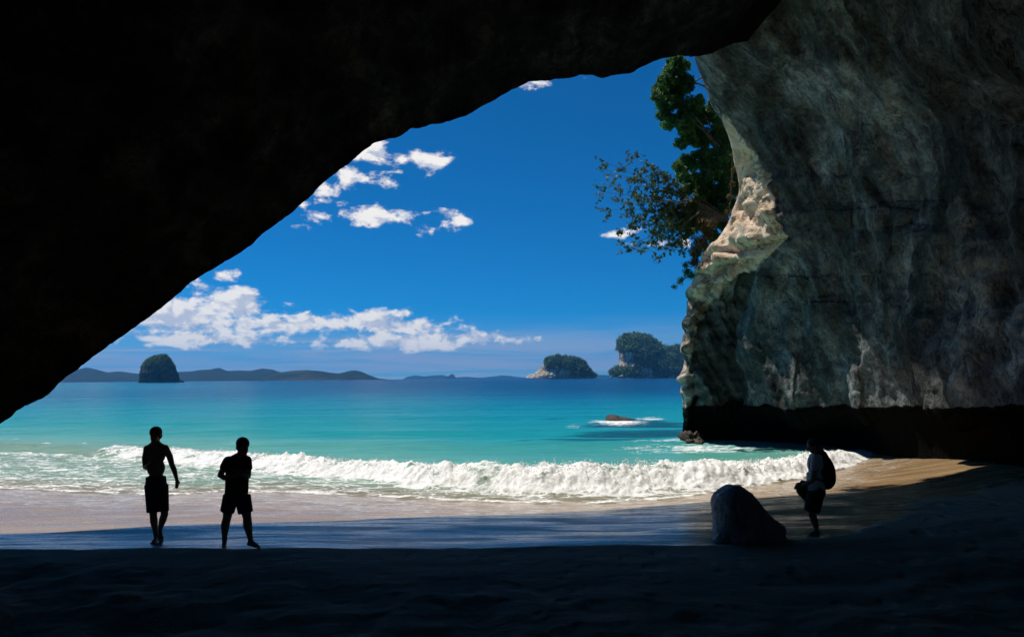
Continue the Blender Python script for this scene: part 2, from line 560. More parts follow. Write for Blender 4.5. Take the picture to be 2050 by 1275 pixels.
M_ROCK = rock_material(tone=0.66)
M_ROOF = rock_material('shade_toned_roof_stone', 0.08)  # same stone toned far down, the cave's shade put into its colour
M_SAND = sand_material()
M_SEA = sea_material()
M_LEAF = foliage_material('glossy_coastal_leaf', (0.012, 0.05, 0.018), (0.042, 0.145, 0.038), (0.12, 0.30, 0.07))
M_LEAF_THIN = foliage_material('small_twig_leaf', (0.018, 0.045, 0.014), (0.045, 0.10, 0.028), (0.12, 0.18, 0.05), 3)
M_FERN = foliage_material('brown_cliff_scrub', (0.04, 0.03, 0.015), (0.11, 0.07, 0.03), (0.16, 0.15, 0.05), 3)
M_BARK = simple_material('grey_bark', (0.17, 0.155, 0.14), 0.9, 14, 0.4, 0.5)
M_BUSH_FAR = foliage_material('island_bush', (0.016, 0.05, 0.018), (0.045, 0.12, 0.036), (0.11, 0.20, 0.055), 0.05)
M_SKIN = simple_material('sunned_skin', (0.32, 0.18, 0.115), 0.55, 30, 0.1, 0.1)
M_HAIR = simple_material('dark_hair', (0.02, 0.015, 0.012), 0.6, 80, 0.4, 0.6)
M_NAVY = simple_material('navy_swim_cloth', (0.02, 0.025, 0.045), 0.9, 60, 0.3, 0.3)
M_BLACKCLOTH = simple_material('black_cloth', (0.02, 0.02, 0.022), 0.92, 60, 0.3, 0.3)
M_WHITECLOTH = simple_material('white_cotton', (0.72, 0.72, 0.74), 0.9, 50, 0.08, 0.3)
M_PACK = simple_material('black_nylon', (0.012, 0.013, 0.015), 0.75, 40, 0.3, 0.3)

# ================================================================== BEACH PROFILE
# where the still water meets the sand (traced along the swash), as world (X, Y)
_edge_px = [(-700, 955), (-300, 968), (0, 978), (130, 984), (240, 990), (340, 992), (450, 986), (560, 986), (700, 992), (850, 1000),
            (1000, 1006), (1200, 1008), (1330, 1000), (1450, 984), (1560, 966), (1640, 950), (1700, 932), (1745, 913), (1765, 900)]
_ex, _ey = [], []
for (x, y) in _edge_px:
    d = CAM_Z * FPX / (y - float(horizon(x)))
    q = P(x, y, d)
    _ex.append(q[0]); _ey.append(q[1])
_ex = np.array(_ex + [17.5, 60.0]); _ey = np.array(_ey + [37.0, 60.0])
_o = np.argsort(_ex)
_ex, _ey = _ex[_o], _ey[_o]


def shore(X):
    return np.interp(X, _ex, _ey)


def ground(X, Y):
    X = np.asarray(X, float); Y = np.asarray(Y, float)
    t = shore(X) - Y                                   # >0 landward
    land = 0.62 * (1 - np.exp(-np.maximum(t, 0) / 8.5))
    right = sstep(X, 7.5, 13.0) * sstep(t, 1.0, 9.0) * 0.34
    off = np.maximum(-t, 0)
    seaw = -0.055 * np.minimum(off, 12) - 0.03 * np.clip(off - 12, 0, 150) - 0.0008 * np.maximum(off - 162, 0)
    und = 0.045 * fbm(np.stack([X * 0.22, Y * 0.45, X * 0], -1), 3) * sstep(t, 0.3, 5)
    dry = 0.07 * fbm(np.stack([X * 1.1, Y * 1.1, X * 0 + 4], -1), 3) * sstep(t, 8.5, 11)
    return land + right + np.maximum(seaw, -9) + und + dry


def hit(x, y, zoff=0.0):
    """where a sight line of the photo meets the beach"""
    d = 14.0
    for _ in range(40):
        q = P(x, y, d)
        g = float(ground(q[0], q[1])) + zoff
        d = d * 0.5 + 0.5 * (CAM_Z - g) / max(1e-6, (CAM_Z - q[2])) * d
    return P(x, y, d)


# dry / wet line
_dry_px = [(-400, 1100), (0, 1098), (500, 1097), (1000, 1095), (1440, 1089), (1600, 1085), (1720, 1068), (1800, 1035), (1900, 1000), (2050, 972)]
_dw = np.array([hit(x, y)[:2] for x, y in _dry_px])
_dw = _dw[np.argsort(_dw[:, 0])]


def dryline(X):
    return np.interp(X, _dw[:, 0], _dw[:, 1])


xs = np.concatenate([-np.geomspace(15000, 18, 26), np.arange(-17, 17.01, 0.085), np.geomspace(18, 15000, 26)])
ys = np.concatenate([-np.geomspace(15000, 12, 14), np.arange(-10, 6, 0.8), np.arange(6, 26, 0.07), np.arange(26, 48, 0.8), np.geomspace(49, 15000, 30)])
GX, GY = np.meshgrid(xs, ys)
GZ = ground(GX, GY)
soft_r = 1 + 5 * sstep(GX, 4, 9)
wetA = sstep((GY - dryline(GX)) / soft_r + 0.18 * fbm(np.stack([GX * 0.8, GY * 1.5, GX * 0 + 3], -1), 3), -0.25, 0.35)
t_sh = shore(GX) - GY
laceA = sstep(t_sh, 7.0, 0.3) * sstep(t_sh, -3, 0.2) * 0.95
beach = new_obj('beach', np.stack([GX, GY, GZ], -1), grid_faces(*GX.shape), M_SAND, attrs={'wet': wetA, 'lace': laceA})
tag(beach, 'sandy beach floor of the cave, dry in front and wet by the sea', kind='structure')

# ================================================================== SEA
_wave_px = [  # x, crest y, foot y, breaking strength
    (-500, 868, 890, .0), (-100, 880, 898, .0), (60, 886, 905, .05), (160, 889, 909, .15), (215, 890, 916, .75), (300, 894, 921, 1), (370, 899, 926, 1), (450, 902, 932, 1),
    (550, 909, 944, 1), (700, 917, 955, 1), (800, 924, 965, 1), (860, 924, 974, 1), (1000, 924, 984, 1), (1130, 919, 988, 1),
    (1250, 918, 985, 1), (1400, 919, 978, 1), (1500, 919, 968, 1), (1600, 912, 957, 1), (1660, 903, 944, 1), (1710, 898, 928, .95), (1745, 903, 912, .8), (1775, 902, 906, .5)]
_wx, _wy, _wh, _wb = [], [], [], []
for (x, yt, yb, b) in _wave_px:
    h0 = float(horizon(x))
    d = (CAM_Z - 0.02) * FPX / (yb - h0)
    q = P(x, yb, d)
    dc = d + 1.2
    zt = float(P(x, yt, dc)[2])
    _wx.append(q[0]); _wy.append(q[1]); _wh.append(max(0.12, zt)); _wb.append(b)
_wx, _wy, _wh, _wb = map(np.array, (_wx, _wy, _wh, _wb))
_o = np.argsort(_wx)
_wx, _wy, _wh, _wb = _wx[_o], _wy[_o], _wh[_o], _wb[_o]

u_in = np.linspace(-0.70, 0.58, 620)
u = np.concatenate([-np.geomspace(6, 0.72, 24), u_in, np.geomspace(0.60, 6, 24)])
Dr = np.concatenate([np.arange(15.5, 19, 0.35), np.arange(19, 38, 0.07), np.geomspace(38.1, 14500, 150)])
SU, SD = np.meshgrid(u, Dr)
SX, SY = SU * SD, SD
wob = 0.42 * pnoise(np.stack([SX * 0.55, SX * 0 + 3, SX * 0], -1)) + 0.2 * pnoise(np.stack([SX * 1.9, SX * 0 + 8, SX * 0], -1))
yb = np.interp(SX, _wx, _wy) + wob
hh = np.interp(SX, _wx, _wh)
br = np.interp(SX, _wx, _wb)
hh = hh * (0.74 + 0.2 * pnoise(np.stack([SX * 0.45, SX * 0, SX * 0 + 5], -1)) + 0.14 * pnoise(np.stack([SX * 1.7, SX * 0, SX * 0 + 9], -1)) + 0.10 * pnoise(np.stack([SX * 5.5, SY * 2, SX * 0 + 19], -1)))
t = SY - yb                                             # 0 at the foot of the wave, grows seaward
front = 0.5 * sstep(t, -0.25, 0.75) + 0.5 * sstep(t, 0.1, 1.35)
back = np.exp(-np.maximum(t - 1.3, 0) / 1.7)
wave = hh * front * back
near = sstep(SY, 70, 30)
P3 = np.stack([SX, SY, np.zeros_like(SX)], -1)
boil = (np.abs(fbm(np.stack([SX * 2.4, SY * 2.0, hh * 0], -1), 3, 0.55)) * 0.13 + fbm(np.stack([SX * 6.5, SY * 4.0, SX * 0 + 2], -1), 3, 0.65, ridged=True) * 0.045
        + pnoise(np.stack([SX * 1.0, SY * 0.8, SX * 0 + 12], -1)) * 0.06)
foamcore = sstep(t, -0.45, 0.0) * sstep(t, 2.4, 1.25) * br
chop = fbm(np.stack([SX * 0.28, SY * 0.75, SX * 0 + 7], -1), 4, 0.55)
amp = 0.035 * sstep(SY, 20, 34) + 0.05 * sstep(SY, 40, 200)
swell = 0.10 * np.sin((SY + 0.12 * SX + 1.5 * pnoise(P3 * 0.05)) * 2 * math.pi / 9.0) * sstep(t, 4, 12) * sstep(SY, 160, 60)
tsh = shore(SX) - SY
SZ = wave + boil * foamcore * sstep(hh, 0.1, 0.5) + chop * amp * sstep(SY, 400, 120) + swell
wash = 0.05 * fbm(np.stack([SX * 0.9, SY * 1.6, SX * 0 + 1], -1), 4, 0.55)
SZ = SZ + wash * sstep(t, 0.4, -0.2) * sstep(SY, 60, 30)
# foam cover
gaps = fbm(np.stack([SX * 0.8, SY * 1.2, SX * 0 + 31], -1), 3, 0.6)
foam = np.clip(foamcore * (0.76 + 0.42 * gaps), 0, 1)
sw = sstep(t, 0.1, -0.3) * sstep(tsh, 0.4, -0.6)         # white water between wave and sand
left_wash = sstep(SX, 2, -6)
foam = np.maximum(foam, sw * (0.33 + 0.06 * left_wash))
foam = np.maximum(foam, sw * sstep(t, -1.8, -0.1) * 0.55)
edge = np.exp(-((tsh + 0.25) / 0.35) ** 2)
foam = np.maximum(foam, edge * 0.55 * sstep(SY, 40, 30))
# foam streaks behind the wave on the right, in the lee of the pillar and round the rock
def blob(x, y, rx, ry):
    d = CAM_Z * FPX / (y - float(horizon(x)))
    q = P(x, y, d)
    ryw = abs(CAM_Z * FPX / (y - ry - float(horizon(x))) - d)
    return np.exp(-(((SX - q[0]) / (rx / FPX * d)) ** 2 + ((SY - q[1]) / ryw) ** 2))
for (x, y, rx, ry, k) in [(1400, 897, 190, 9, .50), (1330, 885, 110, 5, .42), (1560, 905, 100, 9, .36), (1200, 905, 60, 5, .22),
                          (1235, 846, 65, 4.5, .72), (1305, 838, 36, 3.5, .72), (1150, 852, 34, 3, .45), (1380, 878, 60, 6, .55), (1380, 884, 40, 5, .6),
                          (100, 888, 14, 4, .5), (165, 889, 10, 4, .45), (30, 880, 20, 3, .35)]:
    foam = np.maximum(foam, k * blob(x, y, rx, ry))
reef = np.zeros_like(SX)
for (x, y, rx, ry, k) in [(1280, 850, 130, 7, .9), (1110, 838, 60, 3.5, .55), (1180, 882, 150, 6, .95), (1300, 868, 160, 6, .95), (1420, 862, 60, 8, .8), (1050, 886, 40, 3, .6)]:
    reef = np.maximum(reef, k * blob(x, y, rx, ry))
murk = sstep(tsh, -3.5, -0.3) * 0.75 * sstep(SY, 45, 32) + 0.0
offs = np.maximum(SY - np.minimum(yb, 40), 0)
depthA = np.interp(np.log(np.maximum(offs, 0.5)), np.log([0.5, 5, 12, 26, 50, 90, 150, 260, 600, 1500, 6000]),
                   [0.0, 0.08, 0.2, 0.34, 0.48, 0.62, 0.75, 0.84, 0.91, 0.95, 1.0])
uu = SX / SY
depthA = depthA - 0.26 * sstep(uu, -0.12, -0.5) * sstep(SY, 100, 400) + 0.10 * sstep(uu, -0.1, 0.12) * sstep(SY, 60, 160)
distA = np.clip(np.log(SY / 20) / np.log(700), 0, 1)
sea = new_obj('sea', np.stack([SX, SY, SZ], -1), grid_faces(*SX.shape), M_SEA,
              attrs={'foam': foam, 'reef': reef, 'murk': np.clip(murk, 0, 1), 'depth': np.clip(depthA, 0, 1), 'dist': distA})
tag(sea, 'turquoise sea with a breaking wave, deep blue towards the horizon', kind='structure')

# spray and torn foam thrown up along the crest
def ico_template():
    bm = bmesh.new()
    bmesh.ops.create_icosphere(bm, subdivisions=1, radius=1)
    v = np.array([x.co[:] for x in bm.verts]); f = np.array([[q.index for q in p.verts] for p in bm.faces])
    bm.free()
    return v, f
ICO_V, ICO_F = ico_template()
M_SPRAY = simple_material('white_foam', (0.88, 0.89, 0.88), 0.6, 6, 0.05, 0.3)
NS = 9000
sxp = rng.uniform(-17.0, 11.8, NS * 2)
bb = np.interp(sxp, _wx, _wb); hv = 0.8 * np.interp(sxp, _wx, _wh)
clump = 0.5 * pnoise(np.stack([sxp * 1.3, sxp * 0 + 2.2, sxp * 0], -1)) + 0.8 * pnoise(np.stack([sxp * 5.5, sxp * 0 + 6.2, sxp * 0], -1))
keep = (rng.random(NS * 2) < bb * (0.35 + 0.9 * np.clip(clump, -0.3, 1)) * np.clip(hv / 0.7, 0.2, 1.2))
sxp, hv, clump = sxp[keep][:NS], hv[keep][:NS], clump[keep][:NS]
k = len(sxp)
tt = rng.normal(1.1, 0.35, k)
wobp = 0.42 * pnoise(np.stack([sxp * 0.55, sxp * 0 + 3, sxp * 0], -1)) + 0.2 * pnoise(np.stack([sxp * 1.9, sxp * 0 + 8, sxp * 0], -1))
syp = np.interp(sxp, _wx, _wy) + wobp + tt
base = hv * (0.5 * sstep(tt, -0.25, 0.75) + 0.5 * sstep(tt, 0.1, 1.35)) * np.exp(-np.maximum(tt - 1.3, 0) / 1.7)
lift = np.abs(rng.normal(0, 1, k)) * (0.05 + 0.16 * np.clip(clump, 0, 1)) * np.clip(hv / 0.6, .3, 1.2)
szp = base + 0.02 + lift
rad = rng.uniform(0.006, 0.017, k) * np.clip(1.4 - lift * 4, 0.45, 1.4)
cen = np.stack([sxp, syp, szp], -1)
sv = (cen[:, None, :] + ICO_V[None] * rad[:, None, None] * rng.uniform(0.7, 1.4, (k, 1, 3))).reshape(-1, 3)
sf = (ICO_F[None] + (np.arange(k) * len(ICO_V))[:, None, None]).reshape(-1, 3)
spray = new_obj('wave_spray', sv, sf, M_SPRAY)
tag(spray, 'white spray flung up along the crest of the breaking wave', 'spray', kind='stuff')

# ================================================================== CAVE ROOF (left wall, ceiling and the cliff above)
_rim_px = [(-260, 1060), (-200, 1000), (-120, 930), (-60, 888), (0, 848), (48, 812), (98, 789), (112, 772), (128, 757), (180, 718), (235, 678), (290, 640), (340, 602), (375, 570),
           (400, 552), (420, 541), (480, 506), (510, 482), (540, 456), (590, 420), (625, 388), (640, 371), (700, 325), (728, 300), (750, 285), (795, 273), (825, 258), (850, 252),
           (905, 241), (950, 222), (1000, 192), (1030, 176), (1060, 163), (1090, 159), (1120, 158), (1160, 150), (1185, 149), (1205, 155), (1235, 150), (1270, 143), (1290, 131), (1310, 121), (1335, 114),
           (1362, 111), (1385, 113), (1420, 108), (1440, 98), (1460, 90), (1530, 72), (1620, 56), (1800, 20), (2050, -60), (2400, -200)]
rp = np.array(_rim_px, float)
seg = np.concatenate([[0], np.cumsum(np.hypot(*np.diff(rp, axis=0).T))])
nrim = 560
ss = np.linspace(0, seg[-1], nrim)
rx_ = np.interp(ss, seg, rp[:, 0]); ry_ = np.interp(ss, seg, rp[:, 1])
ry_ = ry_ + 2.4 * fbm(np.stack([ss * 0.035, ss * 0, ss * 0], -1), 3) + 1.3 * fbm(np.stack([ss * 0.16, ss * 0 + 9, ss * 0], -1), 3, ridged=True)
rx_ = rx_ + 1.2 * fbm(np.stack([ss * 0.04, ss * 0 + 5, ss * 0], -1), 3)
MOUTH_Y, MOUTH_SLOPE = 22.9, 0.50
rD = MOUTH_Y / (1 - MOUTH_SLOPE * (np.minimum(rx_, 1400) - CX) / FPX)
rD = rD + np.interp(rx_, [-200, 0, 300, 700, 1000], [-3.0, -3.0, -2.5, -1.0, 0]) + np.interp(rx_, [1000, 1250, 1385, 1500, 1620, 1800, 2400], [0, -1.0, -1.3, 0.0, 3.5, 7.0, 9.0])
rim = P(rx_, ry_, rD)
cen0 = np.array([0.5, 0, 2.0])
outw = rim - cen0
outw[:, 1] = 0
outw /= np.linalg.norm(outw, axis=1)[:, None]
# inside: the ceiling running back towards and past the camera
ins = np.concatenate([np.linspace(0, 1, 16) ** 1.5 * 4, np.geomspace(4.4, 50, 44)])
rows = []
for s_ in ins[::-1]:
    y = rim[:, 1] - s_
    y = np.maximum(y, -24 + 0.02 * s_)
    o_ = 0.22 * math.sqrt(s_) + 0.012 * s_
    q = rim + outw * o_
    q[:, 1] = y
    rows.append(q)
n_in = len(rows)
# outside: lip, then the cliff face going up and back over the top
for r_, dy in [(0.10, 0.10), (0.3, 0.22), (0.7, 0.30), (1.4, 0.3), (2.5, 0.15), (4, -0.1), (6, -0.5), (9, -1.3), (13, -2.6), (18, -4.5), (24, -8)]:
    q = rim + outw * r_
    q[:, 1] += dy
    rows.append(q)
q = rim + outw * 26
q[:, 1] = -26
rows.append(q)
RV = np.array(rows)
nrm = grid_normals(RV)
fall = np.ones(len(rows))
fall[:n_in] = np.clip(ins[::-1] / 3.0, 0.0, 1)
fall[n_in:] = np.clip(np.array([0.1, .3, .7, 1.4, 2.5, 4, 6, 9, 13, 18, 24, 0]) / 3, 0, 1)
lump = fbm(RV * np.array([0.22, 0.22, 0.3]), 5, 0.55) * 0.55 + fbm(RV * 1.3, 3, 0.5, ridged=True) * 0.07
RV = RV + outw[None] * (np.abs(lump) * fall[:, None])[..., None]
nr_, nc_ = RV.shape[:2]
faces = grid_faces(nr_, nc_)
vflat = RV.reshape(-1, 3)
# close the back end of the rock behind the camera
capc = np.array([[0.5, -24.6, 3.0], [0.5, -26.4, 3.0]])
ci = len(vflat)
cap = [(j + 1, j, ci) for j in range(nc_ - 1)]
base_i = (nr_ - 1) * nc_
cap += [(base_i + j, base_i + j + 1, ci + 1) for j in range(nc_ - 1)]
allf = [tuple(f) for f in faces] + cap
vv_ = np.concatenate([vflat, capc])
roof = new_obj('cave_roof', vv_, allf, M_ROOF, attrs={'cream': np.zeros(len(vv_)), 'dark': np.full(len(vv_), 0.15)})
tag(roof, 'shade-darkened rock ceiling and left wall of the sea cave', kind='structure')

# ================================================================== CAVE WALL (the arch's right leg)
tip = np.array([(1150, -1000), (1250, -600), (1330, -200), (1368, 0), (1390, 112), (1408, 165), (1436, 215), (1450, 250), (1464, 290), (1476, 345), (1474, 400), (1458, 450),
                (1428, 490), (1402, 520), (1383, 560), (1371, 600), (1364, 650), (1361, 700), (1360, 760), (1363, 800), (1366, 840), (1369, 880), (1372, 905)], float)
tipD = np.array([(-1000, 22.0), (-600, 23.5), (-200, 26.0), (0, 27.2), (112, 28.5), (220, 31), (350, 34), (420, 35.2), (490, 36), (580, 37), (700, 37.7), (880, 38), (905, 38)], float)
LIPY = 818.0
ylist = np.concatenate([np.linspace(-1000, -60, 20), np.linspace(-50, LIPY, 300)])
dx_in = np.concatenate([[0, 1, 2.5, 4.5], np.linspace(7, 735, 330)])
dD_in = np.array([(0, 0), (2.5, -0.25), (7, -0.5), (15, -0.85), (30, -1.25), (60, -1.8), (130, -3.2), (260, -5.6), (390, -9.2), (480, -13.0), (600, -17), (690, -19.3), (735, -20.2)], float)
base_tr = np.array([(1360, 38), (1372, 38), (1500, 37.4), (1620, 36), (1690, 34.3), (1750, 32), (1850, 26.2), (2040, 20.6), (2110, 19.0), (2200, 17.5)], float)
XT = np.interp(ylist, tip[:, 1], tip[:, 0])
DT = np.interp(ylist, tipD[:, 0], tipD[:, 1])
# near-tip shoulder that turns to face the sun (broad between the tree and the ledge)
shoulder = np.interp(ylist, [100, 230, 300, 360, 430, 480, 540, 600], [0.0, 0.3, 1.8, 2.6, 3.0, 2.4, 0.8, 0.0])
XX = XT[:, None] + dx_in[None]
drop = np.interp(dx_in, dD_in[:, 0], dD_in[:, 1])
dD_lo = np.array([(0, 0), (2.5, -0.3), (7, -0.65), (15, -0.95), (26, -1.1), (60, -1.2), (110, -1.3), (122, -1.6), (138, -2.9), (160, -3.6), (260, -5.6), (390, -9.2), (480, -13.0), (600, -17), (690, -19.3), (735, -20.2)], float)
drop_lo = np.interp(dx_in, dD_lo[:, 0], dD_lo[:, 1])
lo_f = sstep(ylist[:, None] + 0.55 * dx_in[None], 575, 650)
dropY = drop[None] * (1 - lo_f) + drop_lo[None] * lo_f
DD = DT[:, None] * (1 + dropY / 38.0)
DD = DD - shoulder[:, None] * sstep(dx_in, 10, 75)[None] * 0.9
ZYimg = np.repeat(ylist[:, None], len(dx_in), 1)
V_in = P(XX, ZYimg, DD)
img_x, img_y = XX, ZYimg
# undercut below the lip
nn = 26
lipx = XX[-1]; lipD = DD[-1]
bx_ = lipx.copy()
bD = np.interp(bx_, base_tr[:, 0], base_tr[:, 1])
bq = P(bx_, 900, bD)
gz = ground(bq[:, 0], bD)
zb = np.minimum(np.maximum(gz, -0.1), 2) - 0.5
L = V_in[-1]
und_rows = []
for k_ in range(1, nn + 1):
    f = k_ / nn
    fd = math.sin(min(1, f * 1.25) * math.pi / 2)          # goes back quickly, then down
    d = lipD + (bD - lipD) * fd
    u_ = (bx_ - CX) / FPX
    z = L[:, 2] + (zb - L[:, 2]) * (f ** 1.6)
    und_rows.append(np.stack([d * u_, d, z], -1))
V_in = np.concatenate([V_in, np.array(und_rows)])
under = np.concatenate([np.zeros(len(ylist)), np.linspace(1 / nn, 1, nn)])
# wall running on past the frame towards and behind the camera
last = V_in[:, -1]
ext = []
for k_, yy in enumerate(np.linspace(0, 1, 26)[1:]):
    q = last.copy()
    q[:, 1] = last[:, 1] + (-24.5 - last[:, 1]) * yy
    q[:, 0] = last[:, 0] + 1.2 * math.sin(min(1, yy * 2) * math.pi / 2) + 0.3 * yy
    ext.append(q)
V_ext = np.stack(ext, 1)
# seaward side, out of sight behind the edge
outd = [(1.5, .35), (6, 1.2), (18, 2.6), (45, 4.2), (110, 6), (260, 8), (700, 10)]
first = V_in[:, 0]
cols = []
for (dxo, dDo) in outd:
    q = first.copy()
    q[:, 1] = first[:, 1] + dDo
    q[:, 0] = first[:, 0] * (q[:, 1] / first[:, 1]) + dxo / FPX * first[:, 1]
    q[:, 2] = first[:, 2]
    cols.append(q)
V_out = np.stack(cols[::-1], 1)
WV = np.concatenate([V_out, V_in, V_ext], 1)
no, ni, ne = V_out.shape[1], V_in.shape[1], V_ext.shape[1]
wn = grid_normals(WV)
# make normals point to the open side (towards the camera / left)
if (wn[200, no + 150] * (np.array([0, 0, 3.]) - WV[200, no + 150])).sum() < 0:
    wn = -wn
Q = WV.copy()
rot = R(-22)
Qr = np.stack([Q[..., 0] * math.cos(rot) - Q[..., 2] * math.sin(rot), Q[..., 1], Q[..., 0] * math.sin(rot) + Q[..., 2] * math.cos(rot)], -1)
d1 = fbm(Qr * np.array([0.33, 0.2, 0.07]), 3, 0.5) * 0.9 + fbm(Qr * np.array([0.5, 0.3, 0.12]) + 40, 3, 0.5, ridged=True) * 0.22
d2 = fbm(Qr * np.array([1.3, 0.8, 0.22]) + 9, 4, 0.55, ridged=True) * 0.06
d3 = fbm(Q * 2.2 + 3, 4, 0.6) * 0.05
def tri(x):
    return 2 * np.abs(2 * (x - np.floor(x + 0.5))) - 1
wq = 0.35 * fbm(Q * 0.7 + 21, 3, 0.5)
blocky = (0.20 * tri(Q @ np.array([0.25, 0.2, 0.42]) + wq) + 0.15 * tri(Q @ np.array([0.75, -0.3, 0.35]) + 1.3 * wq) + 0.07 * tri(Q @ np.array([-0.6, 0.5, 1.7]) + 2 * wq)
          + 0.04 * tri(Q @ np.array([2.6, 0.8, 1.9]) + 2 * wq) + fbm(Q * 3.4 + 5, 3, 0.6, ridged=True) * 0.025)
edge_w = np.concatenate([np.full(no, 0.25), np.interp(dx_in, [0, 6, 60], [0.2, 0.45, 1]), np.ones(ne)])
low = np.concatenate([np.ones(len(ylist)), np.linspace(0.8, 0.15, nn)])
disp = (d1 + d2 + d3) * edge_w[None] * low[:, None]
IX = np.concatenate([np.repeat(XT[:, None] - 5, no, 1), img_x, np.repeat(img_x[:, -1:] + 50, ne, 1)], 1)
IX = np.concatenate([IX, np.repeat(IX[-1:], nn, 0)])
IY = np.concatenate([np.repeat(ylist[:, None], no + ni + ne, 1), np.repeat(np.linspace(LIPY + 3, 885, nn)[:, None], no + ni + ne, 1)])
DXT = IX - np.concatenate([XT, np.full(nn, XT[-1])])[:, None]
# broken ledges on the outer corner: stepped blocks with overhangs
led = np.zeros_like(IX)
warp = 16 * fbm(np.stack([IX * 0.012, IY * 0.012, IX * 0], -1), 3)
for (yl, slope, depth_, x1) in [(512, -0.30, 0.55, 165), (548, -0.35, 0.7, 175), (592, -0.40, 0.9, 150), (660, -0.3, 0.5, 70), (704, -0.25, 0.55, 60), (763, -0.05, 0.4, 45), (792, -0.1, 0.35, 50)]:
    yy = IY + warp * 0.55 - (yl + slope * DXT)
    fade = sstep(DXT, x1, x1 * 0.5)
    led -= depth_ * fade * sstep(yy, -2, 5) * np.exp(-np.maximum(yy, 0) / 45.0)
    led += 0.18 * fade * np.exp(-((yy + 9) / 10.0) ** 2)
# recess of the dark lower corner facet
fac = sstep(DXT, 14, 24) * sstep(IX + warp * 0.5, 1497, 1478) * sstep(IY + 0.45 * (IX - 1370), 622, 650)
led -= 0.35 * fac
# ledge that carries the scrub
disp = disp + blocky * np.maximum(0.22 * low[:, None], sstep(DXT, 150, 60) * sstep(IY, 270, 330)) * np.interp(DXT, [0, 10, 30], [0.2, 0.6, 1.0])
disp = disp + led * np.concatenate([np.full(no, 0.3), np.interp(dx_in, [0, 8, 24], [0.25, 0.7, 1]), np.zeros(ne)])[None]
WV = WV + wn * disp[..., None]
# colours: sunlight painted into the cream corner rock, shade into undercut and facet
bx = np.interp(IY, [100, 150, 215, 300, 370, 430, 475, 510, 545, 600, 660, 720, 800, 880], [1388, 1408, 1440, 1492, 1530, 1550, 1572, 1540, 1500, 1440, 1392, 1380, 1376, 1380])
cream = sstep(IX, bx + 18, bx - 8) * np.interp(IY, [90, 160, 230, 300, 460, 520, 600, 900], [0.3, 0.36, 0.46, 1.0, 1.0, 0.62, 0.46, 0.42])  # cream rock, with the sunlit strip's brightness painted up to its shade edge
shadeA = np.concatenate([np.zeros(len(ylist)), np.ones(nn)])[:, None] * np.ones_like(IX)  # shade below the lip painted near-black
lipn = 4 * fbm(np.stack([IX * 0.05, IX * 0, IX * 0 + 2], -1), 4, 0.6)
shadeA = np.maximum(shadeA, sstep(IY + warp * 0.25 + lipn, LIPY - 16, LIPY + 2))
shadeA = np.maximum(shadeA, 0.44 * fac)  # shade of the corner facet painted into the colour
shadeA[:, no:no + 6] *= 0.55
wall = new_obj('cave_wall', WV, grid_faces(*WV.shape[:2]), M_ROCK, attrs={'cream': cream, 'dark': shadeA})
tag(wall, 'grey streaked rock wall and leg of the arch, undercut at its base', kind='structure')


# ================================================================== inflated solids from an outline
def inflate(outline, half_depth, nring=24, nseg=120, noise=0.05, nscale=2.0, flat_base=None, seed=0.0, squash=1.0):
    """solid of real depth whose cross-section across the view is `outline` [(x,z)...] in metres"""
    o = np.array(outline, float)
    o2 = np.concatenate([o, o[:1]])
    sg = np.concatenate([[0], np.cumsum(np.hypot(*np.diff(o2, axis=0).T))])
    s2 = np.linspace(0, sg[-1], nseg + 1)[:-1]
    ox, oz = np.interp(s2, sg, o2[:, 0]), np.interp(s2, sg, o2[:, 1])
    for _ in range(2):
        ox = 0.25 * np.roll(ox, 1) + 0.5 * ox + 0.25 * np.roll(ox, -1)
        oz = 0.25 * np.roll(oz, 1) + 0.5 * oz + 0.25 * np.roll(oz, -1)
    cx, cz = ox.mean(), (flat_base if flat_base is not None else oz.mean())
    T = np.linspace(-1, 1, nring)
    rows_ = []
    for t_ in np.sin(T * math.pi / 2):
        k_ = max(0.02, (1 - abs(t_) ** (2.0 * squash)) ** 0.5)
        rows_.append(np.stack([cx + (ox - cx) * k_, np.full(nseg, t_ * half_depth), cz + (oz - cz) * k_], -1))
    V = np.array(rows_)
    c3 = np.array([cx, 0, cz])
    dirn = V - c3
    dirn /= np.linalg.norm(dirn, axis=-1, keepdims=True) + 1e-9
    V = V + dirn * (fbm(V * nscale + seed, 5, 0.55) * noise)[..., None]
    i = np.arange(nring * nseg).reshape(nring, nseg)
    a, b = i[:-1], i[1:]
    F = np.stack([a, np.roll(a, -1, 1), np.roll(b, -1, 1), b], -1).reshape(-1, 4)
    return V.reshape(-1, 3), F


def leaf_cards(centers, normals, size, aspect=0.5, jitter=0.8):
    """small folded leaves, one quad each"""
    n_ = len(centers)
    nn_ = normals + rng.normal(0, jitter, (n_, 3))
    nn_ /= np.linalg.norm(nn_, axis=1)[:, None] + 1e-9
    r_ = rng.normal(size=(n_, 3))
    a = np.cross(nn_, r_); a /= np.linalg.norm(a, axis=1)[:, None] + 1e-9
    b = np.cross(nn_, a)
    s_ = (size * rng.uniform(0.6, 1.35, n_))[:, None]
    v0 = centers - a * s_
    v1 = centers + b * s_ * aspect + nn_ * s_ * 0.12
    v2 = centers + a * s_
    v3 = centers - b * s_ * aspect + nn_ * s_ * 0.12
    V = np.stack([v0, v1, v2, v3], 1).reshape(-1, 3)
    return V, np.arange(4 * n_).reshape(-1, 4)


def ball_points(n_, shell=0.55):
    d = rng.normal(size=(n_, 3)); d /= np.linalg.norm(d, axis=1)[:, None]
    return d, (shell + (1 - shell) * rng.random(n_))[:, None]


